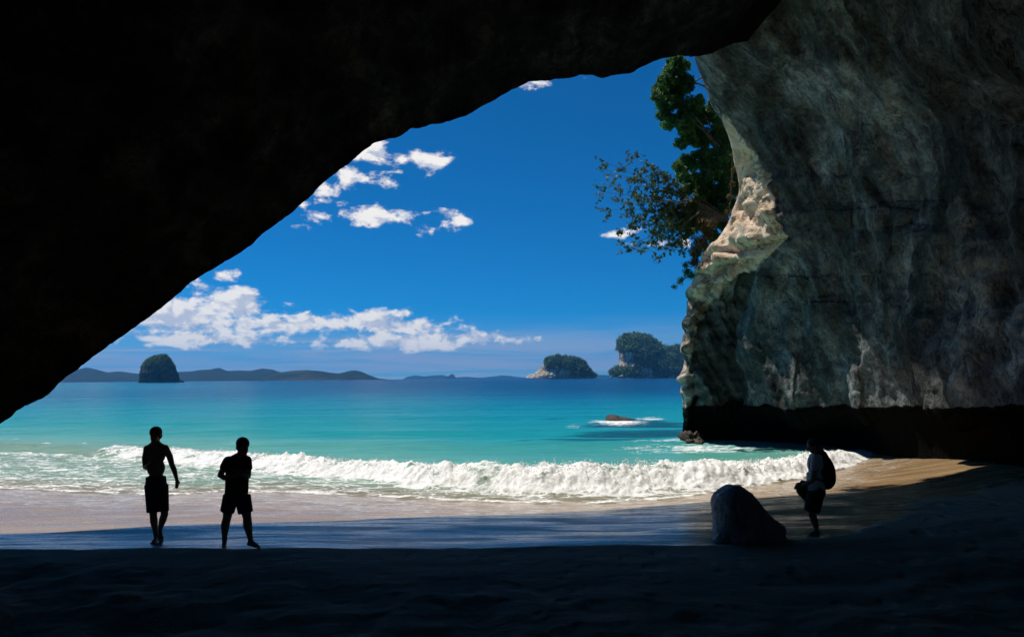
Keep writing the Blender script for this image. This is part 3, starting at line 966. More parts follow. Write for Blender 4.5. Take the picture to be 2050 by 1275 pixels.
def branch(pts, r0, r1, nseg=7):
    pts = np.array(pts, float)
    k_ = len(pts)
    V = []
    for i_, p_ in enumerate(pts):
        d = pts[min(i_ + 1, k_ - 1)] - pts[max(i_ - 1, 0)]
        d /= np.linalg.norm(d) + 1e-9
        a = np.cross(d, [0.3, 0.2, 0.93]); a /= np.linalg.norm(a) + 1e-9
        b = np.cross(d, a)
        r = r0 + (r1 - r0) * i_ / (k_ - 1)
        for j in range(nseg):
            th = 2 * math.pi * j / nseg
            V.append(p_ + r * (math.cos(th) * a + math.sin(th) * b))
    F = []
    for i_ in range(k_ - 1):
        for j in range(nseg):
            F.append((i_ * nseg + j, i_ * nseg + (j + 1) % nseg, (i_ + 1) * nseg + (j + 1) % nseg, (i_ + 1) * nseg + j))
    return np.array(V), np.array(F)


def merge(parts):
    V, F, o_ = [], [], 0
    for v, f in parts:
        V.append(v); F.append(f + o_); o_ += len(v)
    return np.concatenate(V), np.concatenate(F)


# ================================================================== BOULDER and ROCKS
def world_outline(pts, D):
    q = P([p_[0] for p_ in pts], [p_[1] for p_ in pts], D)
    return q[:, [0, 2]]


M_BOULDER = None
def boulder_material(name, lo, hi, rough=0.75):
    m, n = material(name)
    p = n.pos()
    a = n.noise(p, 3.0, 6, 0.62, 0.3); b = n.noise(n.mapping(p, scale=(3, 2, 0.7), rot=(0, R(15), 0)), 1.8, 5, 0.6, 0.4)
    f = n.math('ADD', n.math('MULTIPLY', a, 0.55), n.math('MULTIPLY', b, 0.45))
    c = n.ramp(f, [(0.35, tuple(x * 0.3 for x in lo)), (0.5, lo), (0.66, hi)])
    n.out(n.principled(c, rough, n.bump(n.math('ADD', a, n.math('MULTIPLY', n.noise(p, 14, 4, .6), .35)), 1.0, 0.2), 0.35))
    return m
M_BOULDER = boulder_material('boulder_stone', (0.24, 0.24, 0.235), (0.46, 0.46, 0.44), 0.42)
M_WETROCK = boulder_material('wet_brown_rock', (0.06, 0.045, 0.035), (0.14, 0.10, 0.075))
def isle_material(name, lo, hi, sc):
    m, n = material(name)
    p = n.pos()
    a = n.noise(n.mapping(p, scale=(1.6, 1, 0.8)), sc, 6, 0.65, 0.4)
    c = n.ramp(a, [(0.36, tuple(x * 0.35 for x in lo)), (0.48, lo), (0.6, hi)])
    g = n.ramp(n.noise(p, sc * 2.5, 4, 0.6), [(0.35, (0.014, 0.04, 0.014)), (0.65, (0.05, 0.11, 0.034))])
    c = n.mix(n.smooth(n.attr('bush'), 0.4, 0.6), c, g)
    n.out(n.principled(c, 0.9, n.bump(a, 1.0, 0.6 / sc), 0.1))
    return m
M_ISLE = isle_material('island_cliff_stone', (0.34, 0.285, 0.22), (0.68, 0.60, 0.50), 0.09)

bpos = hit(1505, 1084)
bD_ = float(bpos[1])
bo = world_outline([(1436, 1100), (1437, 1045), (1438, 1010), (1444, 992), (1456, 980), (1470, 972), (1486, 973), (1502, 982), (1516, 994), (1530, 1012), (1545, 1030), (1562, 1046), (1576, 1058), (1580, 1085), (1578, 1105)], bD_)
v_, f_ = inflate(bo, 0.55, 40, 150, 0.04, 2.6, flat_base=float(bo[:, 1].min()) + 0.25, seed=3, squash=1.25)
v_[:, 1] += bD_ + 0.3
boulder = new_obj('boulder', v_, f_, M_BOULDER)
tag(boulder, 'grey rounded boulder half sunk in wet sand, sloping down to the right', 'boulder')

# rock awash out in the shallows
rd = CAM_Z * FPX / (843 - float(horizon(1245)))
ro = world_outline([(1205, 850), (1211, 838), (1216, 834), (1228, 831), (1240, 835), (1252, 836), (1266, 838), (1275, 841), (1282, 850)], rd)
v_, f_ = inflate(ro, 1.3, 20, 90, 0.16, 1.3, flat_base=float(ro[:, 1].min()), seed=8)
v_[:, 1] += rd
o = new_obj('sea_rock', v_, f_, M_WETROCK)
tag(o, 'low brown rock awash with white foam, out in the shallows', 'rock')
# foot of the pillar
pd = 37.2
ro = world_outline([(1364, 890), (1366, 876), (1372, 869), (1384, 867), (1396, 871), (1406, 879), (1412, 890)], pd)
v_, f_ = inflate(ro, 0.9, 30, 120, 0.30, 2.4, flat_base=float(ro[:, 1].min()), seed=14)
v_[:, 1] += pd
o = new_obj('sea_rock', v_, f_, M_WETROCK)
tag(o, 'small brown rock in the surf at the foot of the arch', 'rock')


# ================================================================== TREES on the pillar
def clump_leaves(clumps, per_m3, size, shell=0.5, cap=2600):
    C, N = [], []
    for (c, r) in clumps:
        c = np.array(c); r = np.array(r)
        n_ = int(min(cap, per_m3 * r[0] * r[1] * r[2] * 4.2))
        d, s_ = ball_points(n_, shell)
        wob_ = 1 + 0.35 * pnoise(d * 2.2 + c)[:, None]
        C.append(c + d * s_ * r * wob_)
        N.append(d + np.array([0, 0, 0.5]))
    return leaf_cards(np.concatenate(C), np.concatenate(N), size)


def px_clump(x, y, D, r, rd=None, ry=None):
    """clump whose centre lies on sight line (x,y) at distance D, radius r in photo pixels"""
    q = P(x, y, D)
    k_ = D / FPX
    return (q, (r * k_, (rd or r) * k_, (ry or r) * k_))


tree = empty('coastal_tree', tuple(P(1480, 330, 38.5)))
def local(v, o):
    return v - np.array(o.location)
cl = []
outline_cl = [(1352, 140, 20), (1335, 165, 22), (1325, 190, 20), (1345, 205, 24), (1330, 228, 18), (1375, 165, 22), (1378, 215, 26), (1350, 240, 17), (1372, 250, 22), (1400, 235, 26),
              (1362, 288, 14), (1378, 275, 20), (1408, 275, 26), (1435, 275, 22), (1358, 335, 14), (1372, 325, 20), (1395, 320, 26), (1430, 315, 28), (1365, 355, 16), (1385, 360, 22),
              (1415, 355, 28), (1445, 350, 24), (1375, 380, 18), (1405, 390, 24), (1435, 390, 26), (1458, 385, 20), (1420, 415, 22), (1448, 420, 18), (1400, 415, 16), (1355, 120, 14), (1335, 142, 12), (1455, 320, 20), (1458, 350, 18), (1440, 240, 16), (1425, 205, 12), (1450, 262, 18), (1420, 232, 20), (1400, 205, 16), (1465, 300, 14), (1468, 330, 14), (1330, 205, 20), (1318, 175, 14), (1345, 130, 16), (1428, 225, 18), (1445, 255, 20), (1460, 290, 20), (1470, 330, 20), (1468, 370, 20), (1462, 410, 18), (1445, 445, 18), (1425, 470, 18), (1408, 492, 14), (1318, 195, 16), (1335, 250, 14), (1395, 440, 18), (1415, 452, 17), (1380, 425, 14), (1430, 442, 16), (1440, 425, 16), (1405, 425, 18), (1360, 178, 24), (1350, 118, 12), (1372, 132, 14)]
for (x, y, r) in outline_cl:
    d0 = 38.2 + 1.4 * random.random()
    cl.append(px_clump(x, y, d0, r * 0.76, r * 1.0))
    for _ in range(6):
        an = random.uniform(0, 6.28)
        cl.append(px_clump(x + math.cos(an) * r * 0.7, y + math.sin(an) * r * 0.7, d0 + random.uniform(-.6, .8), r * random.uniform(0.24, 0.42)))
v_, f_ = clump_leaves(cl, 5200, 0.065, 0.45, 1500)
new_obj('crown', local(v_, tree), f_, M_LEAF, tree, smooth=False)
tr = []
root = P(1500, 400, 39.5)
for (x, y, d0, r0) in [(1405, 395, 38.8, .09), (1400, 330, 38.8, .12), (1395, 250, 38.8, .10), (1360, 200, 38.8, .07), (1345, 140, 38.8, .05), (1440, 400, 38.8, .06)]:
    e = P(x, y, d0)
    mid_ = (root + e) / 2 + np.array([0.3, 0.1, 0.5])
    ts = np.linspace(0, 1, 7)[:, None]
    pts = (1 - ts) ** 2 * root + 2 * ts * (1 - ts) * mid_ + ts ** 2 * e
    tr.append(branch(pts, r0 * 1.6, 0.02))
for (a_, b_) in [((1425, 150), (1380, 175)), ((1440, 165), (1395, 160)), ((1430, 185), (1370, 165))]:
    p0, p1 = P(*a_, 38.6), P(*b_, 38.6)
    ts = np.linspace(0, 1, 6)[:, None]
    pts = p0 + (p1 - p0) * ts + np.array([0, 0, 0.15]) * np.sin(ts * 3.1)
    tr.append(branch(pts, 0.06, 0.025))
v_, f_ = merge(tr)
new_obj('trunk', local(v_, tree), f_, M_BARK, tree)
tag(tree, 'dense green coastal tree hanging from the cliff under the arch', 'tree')

# sparse tree reaching out over the water
tree2 = empty('coastal_tree', tuple(P(1465, 450, 37.8)))
tw, lc, ln = [], [], []
root = P(1462, 440, 37.8)
ends = [(1215, 325), (1270, 318), (1305, 340), (1330, 360), (1212, 385), (1225, 420), (1255, 400), (1300, 395), (1240, 465), (1275, 450), (1310, 430), (1345, 420), (1290, 505), (1320, 515), (1350, 490), (1255, 495), (1335, 455), (1370, 500), (1285, 365), (1240, 350), (1370, 460), (1395, 480), (1310, 470), (1265, 430)]
for i_, (x, y) in enumerate(ends):
    d0 = 37.4 + random.uniform(-1.2, 1.2)
    e = P(x, y, d0)
    hub = P(1365 + random.uniform(-20, 20), 412 + (y - 412) * 0.35, 37.6)
    ts = np.linspace(0, 1, 9)[:, None]
    pts = (1 - ts) ** 2 * root + 2 * ts * (1 - ts) * hub + ts ** 2 * e
    pts = pts + 0.06 * pnoise(np.concatenate([pts * 2], 1) + i_)[:, None] * ts
    tw.append(branch(pts, 0.024, 0.007, 5))
    for j in range(3, 9):
        for _ in range(3 + j // 3):
            dd_ = np.array([random.uniform(-1, .35), random.uniform(-.8, .8), random.uniform(-.7, .7)]) * (0.30 + 0.045 * j)
            q1 = pts[j] + dd_
            tw.append(branch([pts[j], pts[j] + dd_ * 0.55 + np.array([0, 0, 0.03]), q1], 0.009, 0.004, 3))
            nl = random.randint(9, 17)
            lc.append(pts[j] + dd_ * rng.uniform(0.3, 1.15, (nl, 1)) + rng.normal(0, 0.055, (nl, 3)))
            ln.append(rng.normal(0, 1, (nl, 3)) + np.array([0, 0, 0.6]))
for (a_, b_) in [((1375, 407), (1305, 403)), ((1385, 400), (1352, 406)), ((1400, 425), (1365, 455))]:
    tw.append(branch([P(*a_, 36.9), (P(*a_, 36.9) + P(*b_, 36.9)) / 2 + np.array([0, 0, .05]), P(*b_, 36.9)], 0.035, 0.02, 6))
v_, f_ = merge(tw)
new_obj('trunk', local(v_, tree2), f_, M_BARK, tree2)
v_, f_ = leaf_cards(np.concatenate(lc), np.concatenate(ln), 0.085, 0.45)
new_obj('crown', local(v_, tree2), f_, M_LEAF_THIN, tree2, smooth=False)
tag(tree2, 'sparse small-leaved tree leaning out from the cliff over the sea', 'tree')

# scrub along the ledge
def scrub(name, spots, D, mat, label, cat, dens=6000, size=0.05):
    e = empty(name, tuple(P(spots[0][0], spots[0][1] + 10, D)))
    v1, f1 = clump_leaves([px_clump(x, y, D + random.uniform(-.3, .3), r) for x, y, r in spots], dens, size, 0.2, 900)
    new_obj('foliage', local(v1, e), f1, mat, e, smooth=False)
    st_ = []
    for (x, y, r) in spots:
        a_ = np.array(e.location); b_ = P(x, y, D)
        st_.append(branch([a_, (a_ + b_) / 2 + np.array([0, 0, .06]), b_], 0.02, 0.006, 5))
    v1, f1 = merge(st_)
    new_obj('stem', local(v1, e), f1, M_BARK, e)
    tag(e, label, cat)
    return e
scrub('shrub', [(1392, 505, 14), (1402, 485, 14), (1390, 525, 12), (1416, 470, 12), (1406, 450, 14), (1425, 448, 12)], 36.6, M_FERN, 'brownish scrub on the rock ledge below the dense tree', 'shrub')
scrub('shrub', [(1376, 545, 11), (1362, 562, 9), (1350, 574, 7), (1385, 552, 9), (1372, 530, 8)], 37.2, M_LEAF, 'small green shrub hanging off the pillar edge below the sparse tree', 'shrub', 4500)
scrub('shrub', [(1462, 395, 9), (1466, 370, 8), (1458, 425, 9), (1468, 340, 6), (1466, 310, 5)], 36.0, M_FERN, 'narrow brown scrub in the shade along the cream rock face', 'shrub', 5000)


# unseen bush added above the cave mouth to dapple the sand on the right
def add_dapple_bush(px_list, zlev, label, spread):
    cl_, pts = [], []
    for (x, y) in px_list:
        q = hit(x, y)
        sd_ = np.array(sun_dir)
        pts.append(q + sd_ * (zlev - q[2]) / sd_[2])
    e = empty('unseen_dapple_bush', tuple(np.mean(pts, 0) + np.array([0.3, -0.6, 0.6])))
    for q in pts:
        for _ in range(4):
            cl_.append((q + rng.normal(0, 1, 3) * np.array([0.5, 0.3, 0.5]) * spread, np.array([0.5, 0.4, 0.35]) * rng.uniform(0.5, 1.1)))
    v1, f1 = clump_leaves(cl_, 330, 0.12, 0.1, 260)
    new_obj('foliage', local(v1, e), f1, M_LEAF, e, smooth=False)
    br_ = []
    for q in pts:
        a_ = np.array(e.location); br_.append(branch([a_, (a_ + q) / 2 + np.array([0, 0, .3]), q], 0.05, 0.015, 5))
    v1, f1 = merge(br_)
    new_obj('stem', local(v1, e), f1, M_BARK, e)
    tag(e, label, 'bush')
add_dapple_bush([(1640, 992), (1700, 984), (1760, 974), (1810, 982), (1870, 962), (1920, 955)], 15.5, 'unseen leafy bush added above the cave mouth to dapple the sand at right', 1.0)

# ================================================================== ISLANDS AND FAR HILLS
def island(name, px_outline, D, depth, label, bush_px=None, bush_size=2.0, bush_n=3000, rock=None, noise=0.05, holes=(), seed=0.0, squash=1.0):
    e = empty(name, (float(P(np.mean([p_[0] for p_ in px_outline]), 757, D)[0]), D, 0))
    o_ = world_outline(px_outline, D)
    o_[:, 1] = np.maximum(o_[:, 1], -1.5)
    wdt = np.ptp(o_[:, 0])
    v1, f1 = inflate(o_, depth, 44, 200, noise * wdt, 9.0 / wdt, flat_base=-1.5, seed=seed, squash=squash)
    v1[:, 1] += D
    def wooded(pc):
        k_ = pc[:, 1] / FPX
        ximg = CX + pc[:, 0] / k_; yimg = horizon(CX) - (pc[:, 2] - CAM_Z) / k_ - (ximg - CX) * math.tan(ROLL)
        jig = 5 * fbm(pc * 0.05 + seed, 3)
        ok = np.zeros(len(pc), bool)
        for (x0, x1, y0, y1) in bush_px:
            ok |= (ximg + jig > x0) & (ximg + jig < x1) & (yimg + jig > y0) & (yimg + jig < y1)
        for (x0, x1, y0, y1) in holes:
            ok &= ~((ximg + jig > x0) & (ximg + jig < x1) & (yimg + jig > y0) & (yimg + jig < y1))
        return ok
    new_obj('rock', local(v1, e), f1, rock or M_ISLE, e, attrs={'bush': wooded(v1) if bush_px else np.zeros(len(v1))})
    if bush_px:
        pc = v1[rng.integers(0, len(v1), bush_n * 6)]
        pc = pc + rng.normal(0, bush_size * 0.5, pc.shape)
        ok = wooded(pc)
        pc = pc[ok][:bush_n]
        cen_ = np.array([o_[:, 0].mean(), D, 0])
        dirs = pc - cen_
        dirs /= np.linalg.norm(dirs, axis=1)[:, None] + 1e-9
        tuft = 14
        base_ = np.repeat(pc, tuft, 0)
        bd, bs = ball_points(len(base_), 0.4)
        C = base_ + bd * bs * bush_size * rng.uniform(0.7, 1.6, (len(pc), 1)).repeat(tuft, 0) + np.repeat(dirs, tuft, 0) * bush_size * 0.5
        V2, F2 = leaf_cards(C, bd + np.array([0, 0, .4]), bush_size * 0.42, 0.7)
        fo = new_obj('foliage', local(V2, e), F2, M_BUSH_FAR, e, smooth=False)
        fo['kind'] = 'stuff'
    tag(e, label, 'island')
    return e


M_STACK = isle_material('sea_stack_stone', (0.035, 0.04, 0.032), (0.085, 0.085, 0.065), 0.12)
island('sea_stack', [(281, 766), (282, 758), (283, 745), (285, 731), (292, 725), (300, 719), (308, 713), (320, 711), (331, 711), (338, 717), (344, 727), (349, 738), (353, 747), (356, 757), (366, 763), (366, 766)],
       1600, 36, 'dark dome-shaped sea stack standing alone in front of the hills', [(286, 350, 708, 734)], 1.3, 1300, M_STACK, 0.03, seed=4)
island('wooded_island', [(1052, 757), (1062, 750), (1075, 744), (1082, 737), (1090, 730), (1096, 720), (1104, 716), (1120, 715), (1140, 717), (1156, 720), (1168, 727), (1176, 734), (1182, 744), (1188, 753), (1196, 757)],
       2300, 55, 'low island with bare pale rocks at its left end and trees on top', [(1092, 1185, 712, 738), (1140, 1190, 712, 752)], 4.2, 2600, M_ISLE, 0.03, seed=7)
island('wooded_island', [(1222, 755), (1226, 745), (1236, 737), (1239, 725), (1240, 705), (1241, 688), (1247, 678), (1258, 672), (1272, 671), (1286, 674), (1300, 676), (1310, 685), (1314, 694), (1330, 699), (1350, 697), (1372, 704), (1400, 712), (1450, 735), (1480, 755)],
       2300, 110, 'tall wooded island with a bare cliff on its left side', [(1225, 1480, 660, 752)], 5.5, 6500, M_ISLE, 0.025, holes=[(1228, 1268, 704, 733), (1284, 1310, 735, 752)], seed=21)


def hills(name, prof, D, depth, label, mat, seed):
    px = np.array(prof, float)
    xs_ = np.linspace(px[0, 0], px[-1, 0], 260)
    yp = np.interp(xs_, px[:, 0], px[:, 1])
    q = P(xs_, yp, D)
    H = np.maximum(q[:, 2], 0)
    td = np.linspace(-1, 1, 30)
    rows_ = []
    for t_ in td:
        yv = D + t_ * depth
        sh = max(0, 1 - abs(t_) ** 1.3)
        ridge = 0.75 + 0.5 * fbm(np.stack([q[:, 0] * 0.004, np.full(len(xs_), t_ * 3 + seed), q[:, 0] * 0], -1), 4)
        rr = 1 + (ridge - 1) * abs(t_)
        z = H * sh * np.clip(rr, 0.4, 1.3) - 2 * (abs(t_) > 0.97)
        rows_.append(np.stack([q[:, 0] * (yv / D), np.full(len(xs_), yv), z], -1))
    V = np.array(rows_)
    o = new_obj(name, V, grid_faces(*V.shape[:2]), mat)
    tag(o, label, kind='structure')
    return o


def hill_material(name, tan):
    m, n = material(name)
    p = n.pos()
    a = n.noise(p, 0.012, 6, 0.65, 0.3); b = n.noise(p, 0.003, 4, 0.6)
    x_ = n.sep(p)[0]
    c = n.ramp(a, [(0.35, (0.003, 0.011, 0.012)), (0.5, (0.005, 0.017, 0.017)), (0.65, (0.010, 0.026, 0.024))])
    c = n.mix(n.smooth(b, 0.45, 0.6, 0, tan), c, (0.16, 0.14, 0.075))
    n.out(n.principled(c, 0.9, n.bump(a, 0.8, 60.0), 0.1))
    return m
M_HILL = hill_material('bush_covered_hill', 0.02)
M_HEAD = hill_material('grassy_headland', 0.2)
hills('hills', [(-500, 700), (-200, 722), (0, 735), (100, 742), (150, 741), (172, 735), (185, 737), (215, 745), (240, 743), (262, 746), (282, 748), (360, 744), (385, 743), (400, 740), (420, 739), (438, 735), (455, 742), (480, 741), (500, 742), (525, 737), (545, 739), (565, 746), (600, 752), (640, 757), (670, 761)],
      5200, 700, 'dark wooded hills on the far side of the bay', M_HILL, 2.0)
hills('hills', [(520, 762), (540, 752), (560, 745), (590, 741), (615, 740), (640, 742), (665, 746), (680, 747), (700, 742), (712, 741), (725, 744), (740, 751), (757, 757), (775, 759)],
      4300, 500, 'lower green and tan headland ending the hills', M_HEAD, 5.0)
hills('hills', [(806, 759), (815, 754), (830, 751), (850, 753), (870, 751), (885, 750), (900, 754), (915, 755), (935, 754), (960, 756), (990, 753), (1005, 751), (1020, 752), (1040, 755), (1075, 757)],
      11000, 600, 'low distant islands on the horizon', M_HILL, 9.0)
hills('hills', [(890, 758), (898, 752), (905, 748), (909, 750), (913, 757), (915, 758)],
      9000, 80, 'small pointed islet on the horizon', M_HILL, 12.0)
hills('hills', [(1180, 756), (1200, 750), (1225, 751), (1260, 755)], 9000, 300, 'faint land between the two wooded islands', M_HILL, 15.0)


# small boats far out
def boat(x, y, D, length, label, mat_hull):
    q = P(x, y, D)
    e = empty('motor_boat', (q[0], D, 0))
    e.rotation_euler = (0, 0, R(random.uniform(-30, 30)))
    L_, W_, H_ = length, length * 0.3, length * 0.17
    V, F = [], []
    st_ = [(-.5, .8, .85), (-.2, 1, .85), (.2, .9, .95), (.42, .45, 1.1), (.52, .03, 1.25)]
    for (a_, b_, h_) in st_:
        for (yy, zz) in [(-.5, 1), (-.42, .35), (0, -.2), (.42, .35), (.5, 1)]:
            V.append((a_ * L_, yy * W_ * b_, (zz * h_ if zz == 1 else zz) * H_))
    for i_ in range(4):
        for j in range(4):
            F.append((i_ * 5 + j, i_ * 5 + j + 1, i_ * 5 + 6 + j, i_ * 5 + 5 + j))
        F.append((i_ * 5, i_ * 5 + 5, i_ * 5 + 9, i_ * 5 + 4))
    F.append((0, 4, 3, 2, 1))
    new_obj('hull', V, F, mat_hull, e, smooth=False)
    bm = bmesh.new()
    bmesh.ops.create_cube(bm, size=1)
    for v in bm.verts:
        k_ = 0.8 if v.co.z > 0 else 1.0
        v.co = Vector((v.co.x * L_ * .3 * k_, v.co.y * W_ * .7 * k_, v.co.z * L_ * .16 + H_ + L_ * .07))
    me = bpy.data.meshes.new('cabin'); bm.to_mesh(me); bm.free(); me.materials.append(mat_hull)
    c = bpy.data.objects.new('cabin', me); scene.collection.objects.link(c); c.parent = e
    v1, f1 = branch([(-.1 * L_, 0, H_ + L_ * .14), (-.1 * L_, 0, H_ + L_ * .3), (-.1 * L_, 0, H_ + L_ * .5)], .03 * L_, .012 * L_, 5)
    new_obj('mast', v1, f1, mat_hull, e)
    tag(e, label, 'boat')
M_BOATW = simple_material('white_boat_paint', (0.75, 0.75, 0.74), 0.4, 1, 0.05, 0.05)
M_BOATD = simple_material('dark_boat_paint', (0.06, 0.07, 0.08), 0.4, 1, 0.05, 0.05)
boat(520, 763, 1500, 5.0, 'tiny dark boat on the water in front of the wooded hills', M_BOATD)
boat(221, 765, 1500, 4.5, 'tiny boat left of the dark sea stack', M_BOATD)
boat(1221, 754, 1700, 7.5, 'small white boat by the left tip of the tall wooded island', M_BOATW)


# ================================================================== PEOPLE
def frustum(a, b, ra, rb, n_=16, cap=True, sx=1.0):
    """tapered round bar a->b; cap=True rounds the ends"""
    a, b = np.array(a, float), np.array(b, float)
    d = b - a
    Ld = np.linalg.norm(d) + 1e-9
    d /= Ld
    h = np.array([1.0, 0, 0]) if abs(d[0]) < 0.9 else np.array([0, 1.0, 0])
    e1 = h - d * (h @ d); e1 /= np.linalg.norm(e1)
    e2 = np.cross(d, e1)
    prof = []
    if cap:
        for th in np.linspace(-math.pi / 2, 0, 5)[:-1]: prof.append((ra * math.sin(th), ra * math.cos(th)))
        prof.append((0, ra)); prof.append((Ld, rb))
        for th in np.linspace(0, math.pi / 2, 5)[1:]: prof.append((Ld + rb * math.sin(th), rb * math.cos(th)))
    else:
        prof = [(0, 1e-4), (0, ra), (Ld, rb), (Ld, 1e-4)]
    V = []
    for (s_, r) in prof:
        r = max(r, 1e-4)
        for j in range(n_):
            th = 2 * math.pi * j / n_
            V.append(a + d * s_ + r * (math.cos(th) * e1 * sx + math.sin(th) * e2))
    F = []
    m_ = len(prof)
    for i_ in range(m_ - 1):
        for j in range(n_):
            F.append((i_ * n_ + j, i_ * n_ + (j + 1) % n_, (i_ + 1) * n_ + (j + 1) % n_, (i_ + 1) * n_ + j))
    F2 = [tuple(range(n_))[::-1], tuple(range((m_ - 1) * n_, m_ * n_))]
    return np.array(V), F, F2


def ellipsoid(c, r, rz=0.0, n1=18, n2=12, tilt=None):
    V = []
    for i_ in range(n2 + 1):
        ph = math.pi * i_ / n2
        for j in range(n1):
            th = 2 * math.pi * j / n1
            s_ = max(math.sin(ph), 1e-3)
            V.append((r[0] * s_ * math.cos(th), r[1] * s_ * math.sin(th), r[2] * math.cos(ph)))
    V = np.array(V)
    if tilt is not None: V = V @ np.array(Matrix.Rotation(tilt[1], 3, tilt[0])).T
    if rz: V = V @ np.array(Matrix.Rotation(rz, 3, 'Z')).T
    V = V + np.array(c)
    F = []
    for i_ in range(n2):
        for j in range(n1):
            F.append((i_ * n1 + j, (i_ + 1) * n1 + j, (i_ + 1) * n1 + (j + 1) % n1, i_ * n1 + (j + 1) % n1))
    return V, F, [tuple(range(n1)), tuple(range(n2 * n1, n2 * n1 + n1))[::-1]]


def fuse(name, prims, mat, parent=None, voxel=0.009, smooth_it=4, loc=None):
    """melt overlapping shapes into one continuous skin"""
    V, F, o_ = [], [], 0
    for (v, f, f2) in prims:
        V.append(v)
        F += [tuple(i_ + o_ for i_ in q) for q in f] + [tuple(i_ + o_ for i_ in q) for q in f2]
        o_ += len(v)
    V = np.concatenate(V)
    if loc is not None: V = V - np.array(loc)
    me = bpy.data.meshes.new(name)
    me.from_pydata([tuple(p_) for p_ in V], [], F)
    bm = bmesh.new(); bm.from_mesh(me); bmesh.ops.recalc_face_normals(bm, faces=bm.faces); bm.to_mesh(me); bm.free()
    o = bpy.data.objects.new(name, me)
    scene.collection.objects.link(o)
    r = o.modifiers.new('r', 'REMESH'); r.mode = 'VOXEL'; r.voxel_size = voxel; r.use_smooth_shade = True
    if smooth_it:
        s_ = o.modifiers.new('s', 'SMOOTH'); s_.factor = 0.5; s_.iterations = smooth_it
    dg = bpy.context.evaluated_depsgraph_get()
    me2 = bpy.data.meshes.new_from_object(o.evaluated_get(dg))
    o.modifiers.clear()
    o.data = me2
    bpy.data.meshes.remove(me)
    me2.name = name
    me2.materials.clear(); me2.materials.append(mat)
    me2.polygons.foreach_set('use_smooth', np.ones(len(me2.polygons), bool))
    if parent: o.parent = parent
    if loc is not None and parent is None: o.location = loc
    return o


def hand(wrist, dirv, palm_n, curl=0.5, side=1):
    """palm, four bent fingers of unequal length and a thumb from the side of the palm"""
    d = np.array(dirv, float); d /= np.linalg.norm(d)
    nrm_ = np.array(palm_n, float); nrm_ -= d * (nrm_ @ d); nrm_ /= np.linalg.norm(nrm_)
    sd = np.cross(d, nrm_) * side
    w0 = np.array(wrist, float)
    pr = []
    for k_ in (-0.026, -0.009, 0.009, 0.026):
        pr.append(frustum(w0 + sd * k_ * 0.7, w0 + d * 0.085 + sd * k_, 0.013, 0.0125, 10))
    for k_, ln_ in zip((-0.028, -0.0095, 0.0095, 0.028), (0.062, 0.076, 0.082, 0.072)):
        p0 = w0 + d * 0.085 + sd * k_
        dd_ = d
        for j, fr in enumerate((0.45, 0.32, 0.23)):
            an = curl * (0.5 + 0.5 * j)
            d2 = dd_ * math.cos(an) + nrm_ * math.sin(an)
            p1 = p0 + d2 * ln_ * fr
            pr.append(frustum(p0, p1, 0.0098 - 0.001 * j, 0.0092 - 0.001 * j, 10))
            n2_ = nrm_ * math.cos(an) - dd_ * math.sin(an)
            p0, dd_, = p1, d2
    t0 = w0 + d * 0.025 + sd * 0.028
    t1 = t0 + (d * 0.55 + sd * 0.8 + nrm_ * 0.2) * 0.036
    t2 = t1 + (d * 0.9 + sd * 0.25 + nrm_ * 0.35) * 0.034
    pr += [frustum(t0, t1, 0.0125, 0.011, 10), frustum(t1, t2, 0.0105, 0.009, 10)]
    return pr


def head(c, face, s=1.0, up=(0, 0, 1)):
    """skull, jaw, nose, lips, brow, ears. c = centre, face = direction the face looks"""
    f = np.array(face, float); f /= np.linalg.norm(f)
    u_ = np.array(up, float); u_ -= f * (u_ @ f); u_ /= np.linalg.norm(u_)
    r_ = np.cross(f, u_)
    Rm = np.stack([r_, f, u_], 1)
    def E(o3, r3):
        v, a_, b_ = ellipsoid((0, 0, 0), np.array(r3) * s, 0)
        return (np.array(c) + (v + np.array(o3) * s) @ Rm.T, a_, b_)
    return [E((0, -0.008, 0.028), (0.075, 0.094, 0.088)), E((0, 0.022, -0.035), (0.058, 0.07, 0.075)), E((0, 0.055, -0.082), (0.032, 0.03, 0.026)),
            E((0, 0.098, -0.012), (0.013, 0.02, 0.024)), E((0, 0.085, -0.052), (0.024, 0.014, 0.011)), E((0, 0.078, 0.028), (0.05, 0.018, 0.012)),
            E((0.076, -0.01, 0.0), (0.012, 0.02, 0.032)), E((-0.076, -0.01, 0.0), (0.012, 0.02, 0.032))]


def hair(c, face, s=1.0, up=(0, 0, 1), thick=0.013):
    f = np.array(face, float); f /= np.linalg.norm(f)
    u_ = np.array(up, float); u_ -= f * (u_ @ f); u_ /= np.linalg.norm(u_)
    r_ = np.cross(f, u_)
    Rm = np.stack([r_, f, u_], 1)
    def E(o3, r3):
        v, a_, b_ = ellipsoid((0, 0, 0), np.array(r3) * s, 0)
        return (np.array(c) + (v + np.array(o3) * s) @ Rm.T, a_, b_)
    return [E((0, -0.022, 0.044), (0.075 + thick, 0.088 + thick, 0.078 + thick)), E((0, -0.052, -0.012), (0.066 + thick, 0.058, 0.07))]


def chain(pts, rad, n_=16, cap=True):
    return [frustum(pts[i_], pts[i_ + 1], rad[i_], rad[i_ + 1], n_, cap) for i_ in range(len(pts) - 1)]


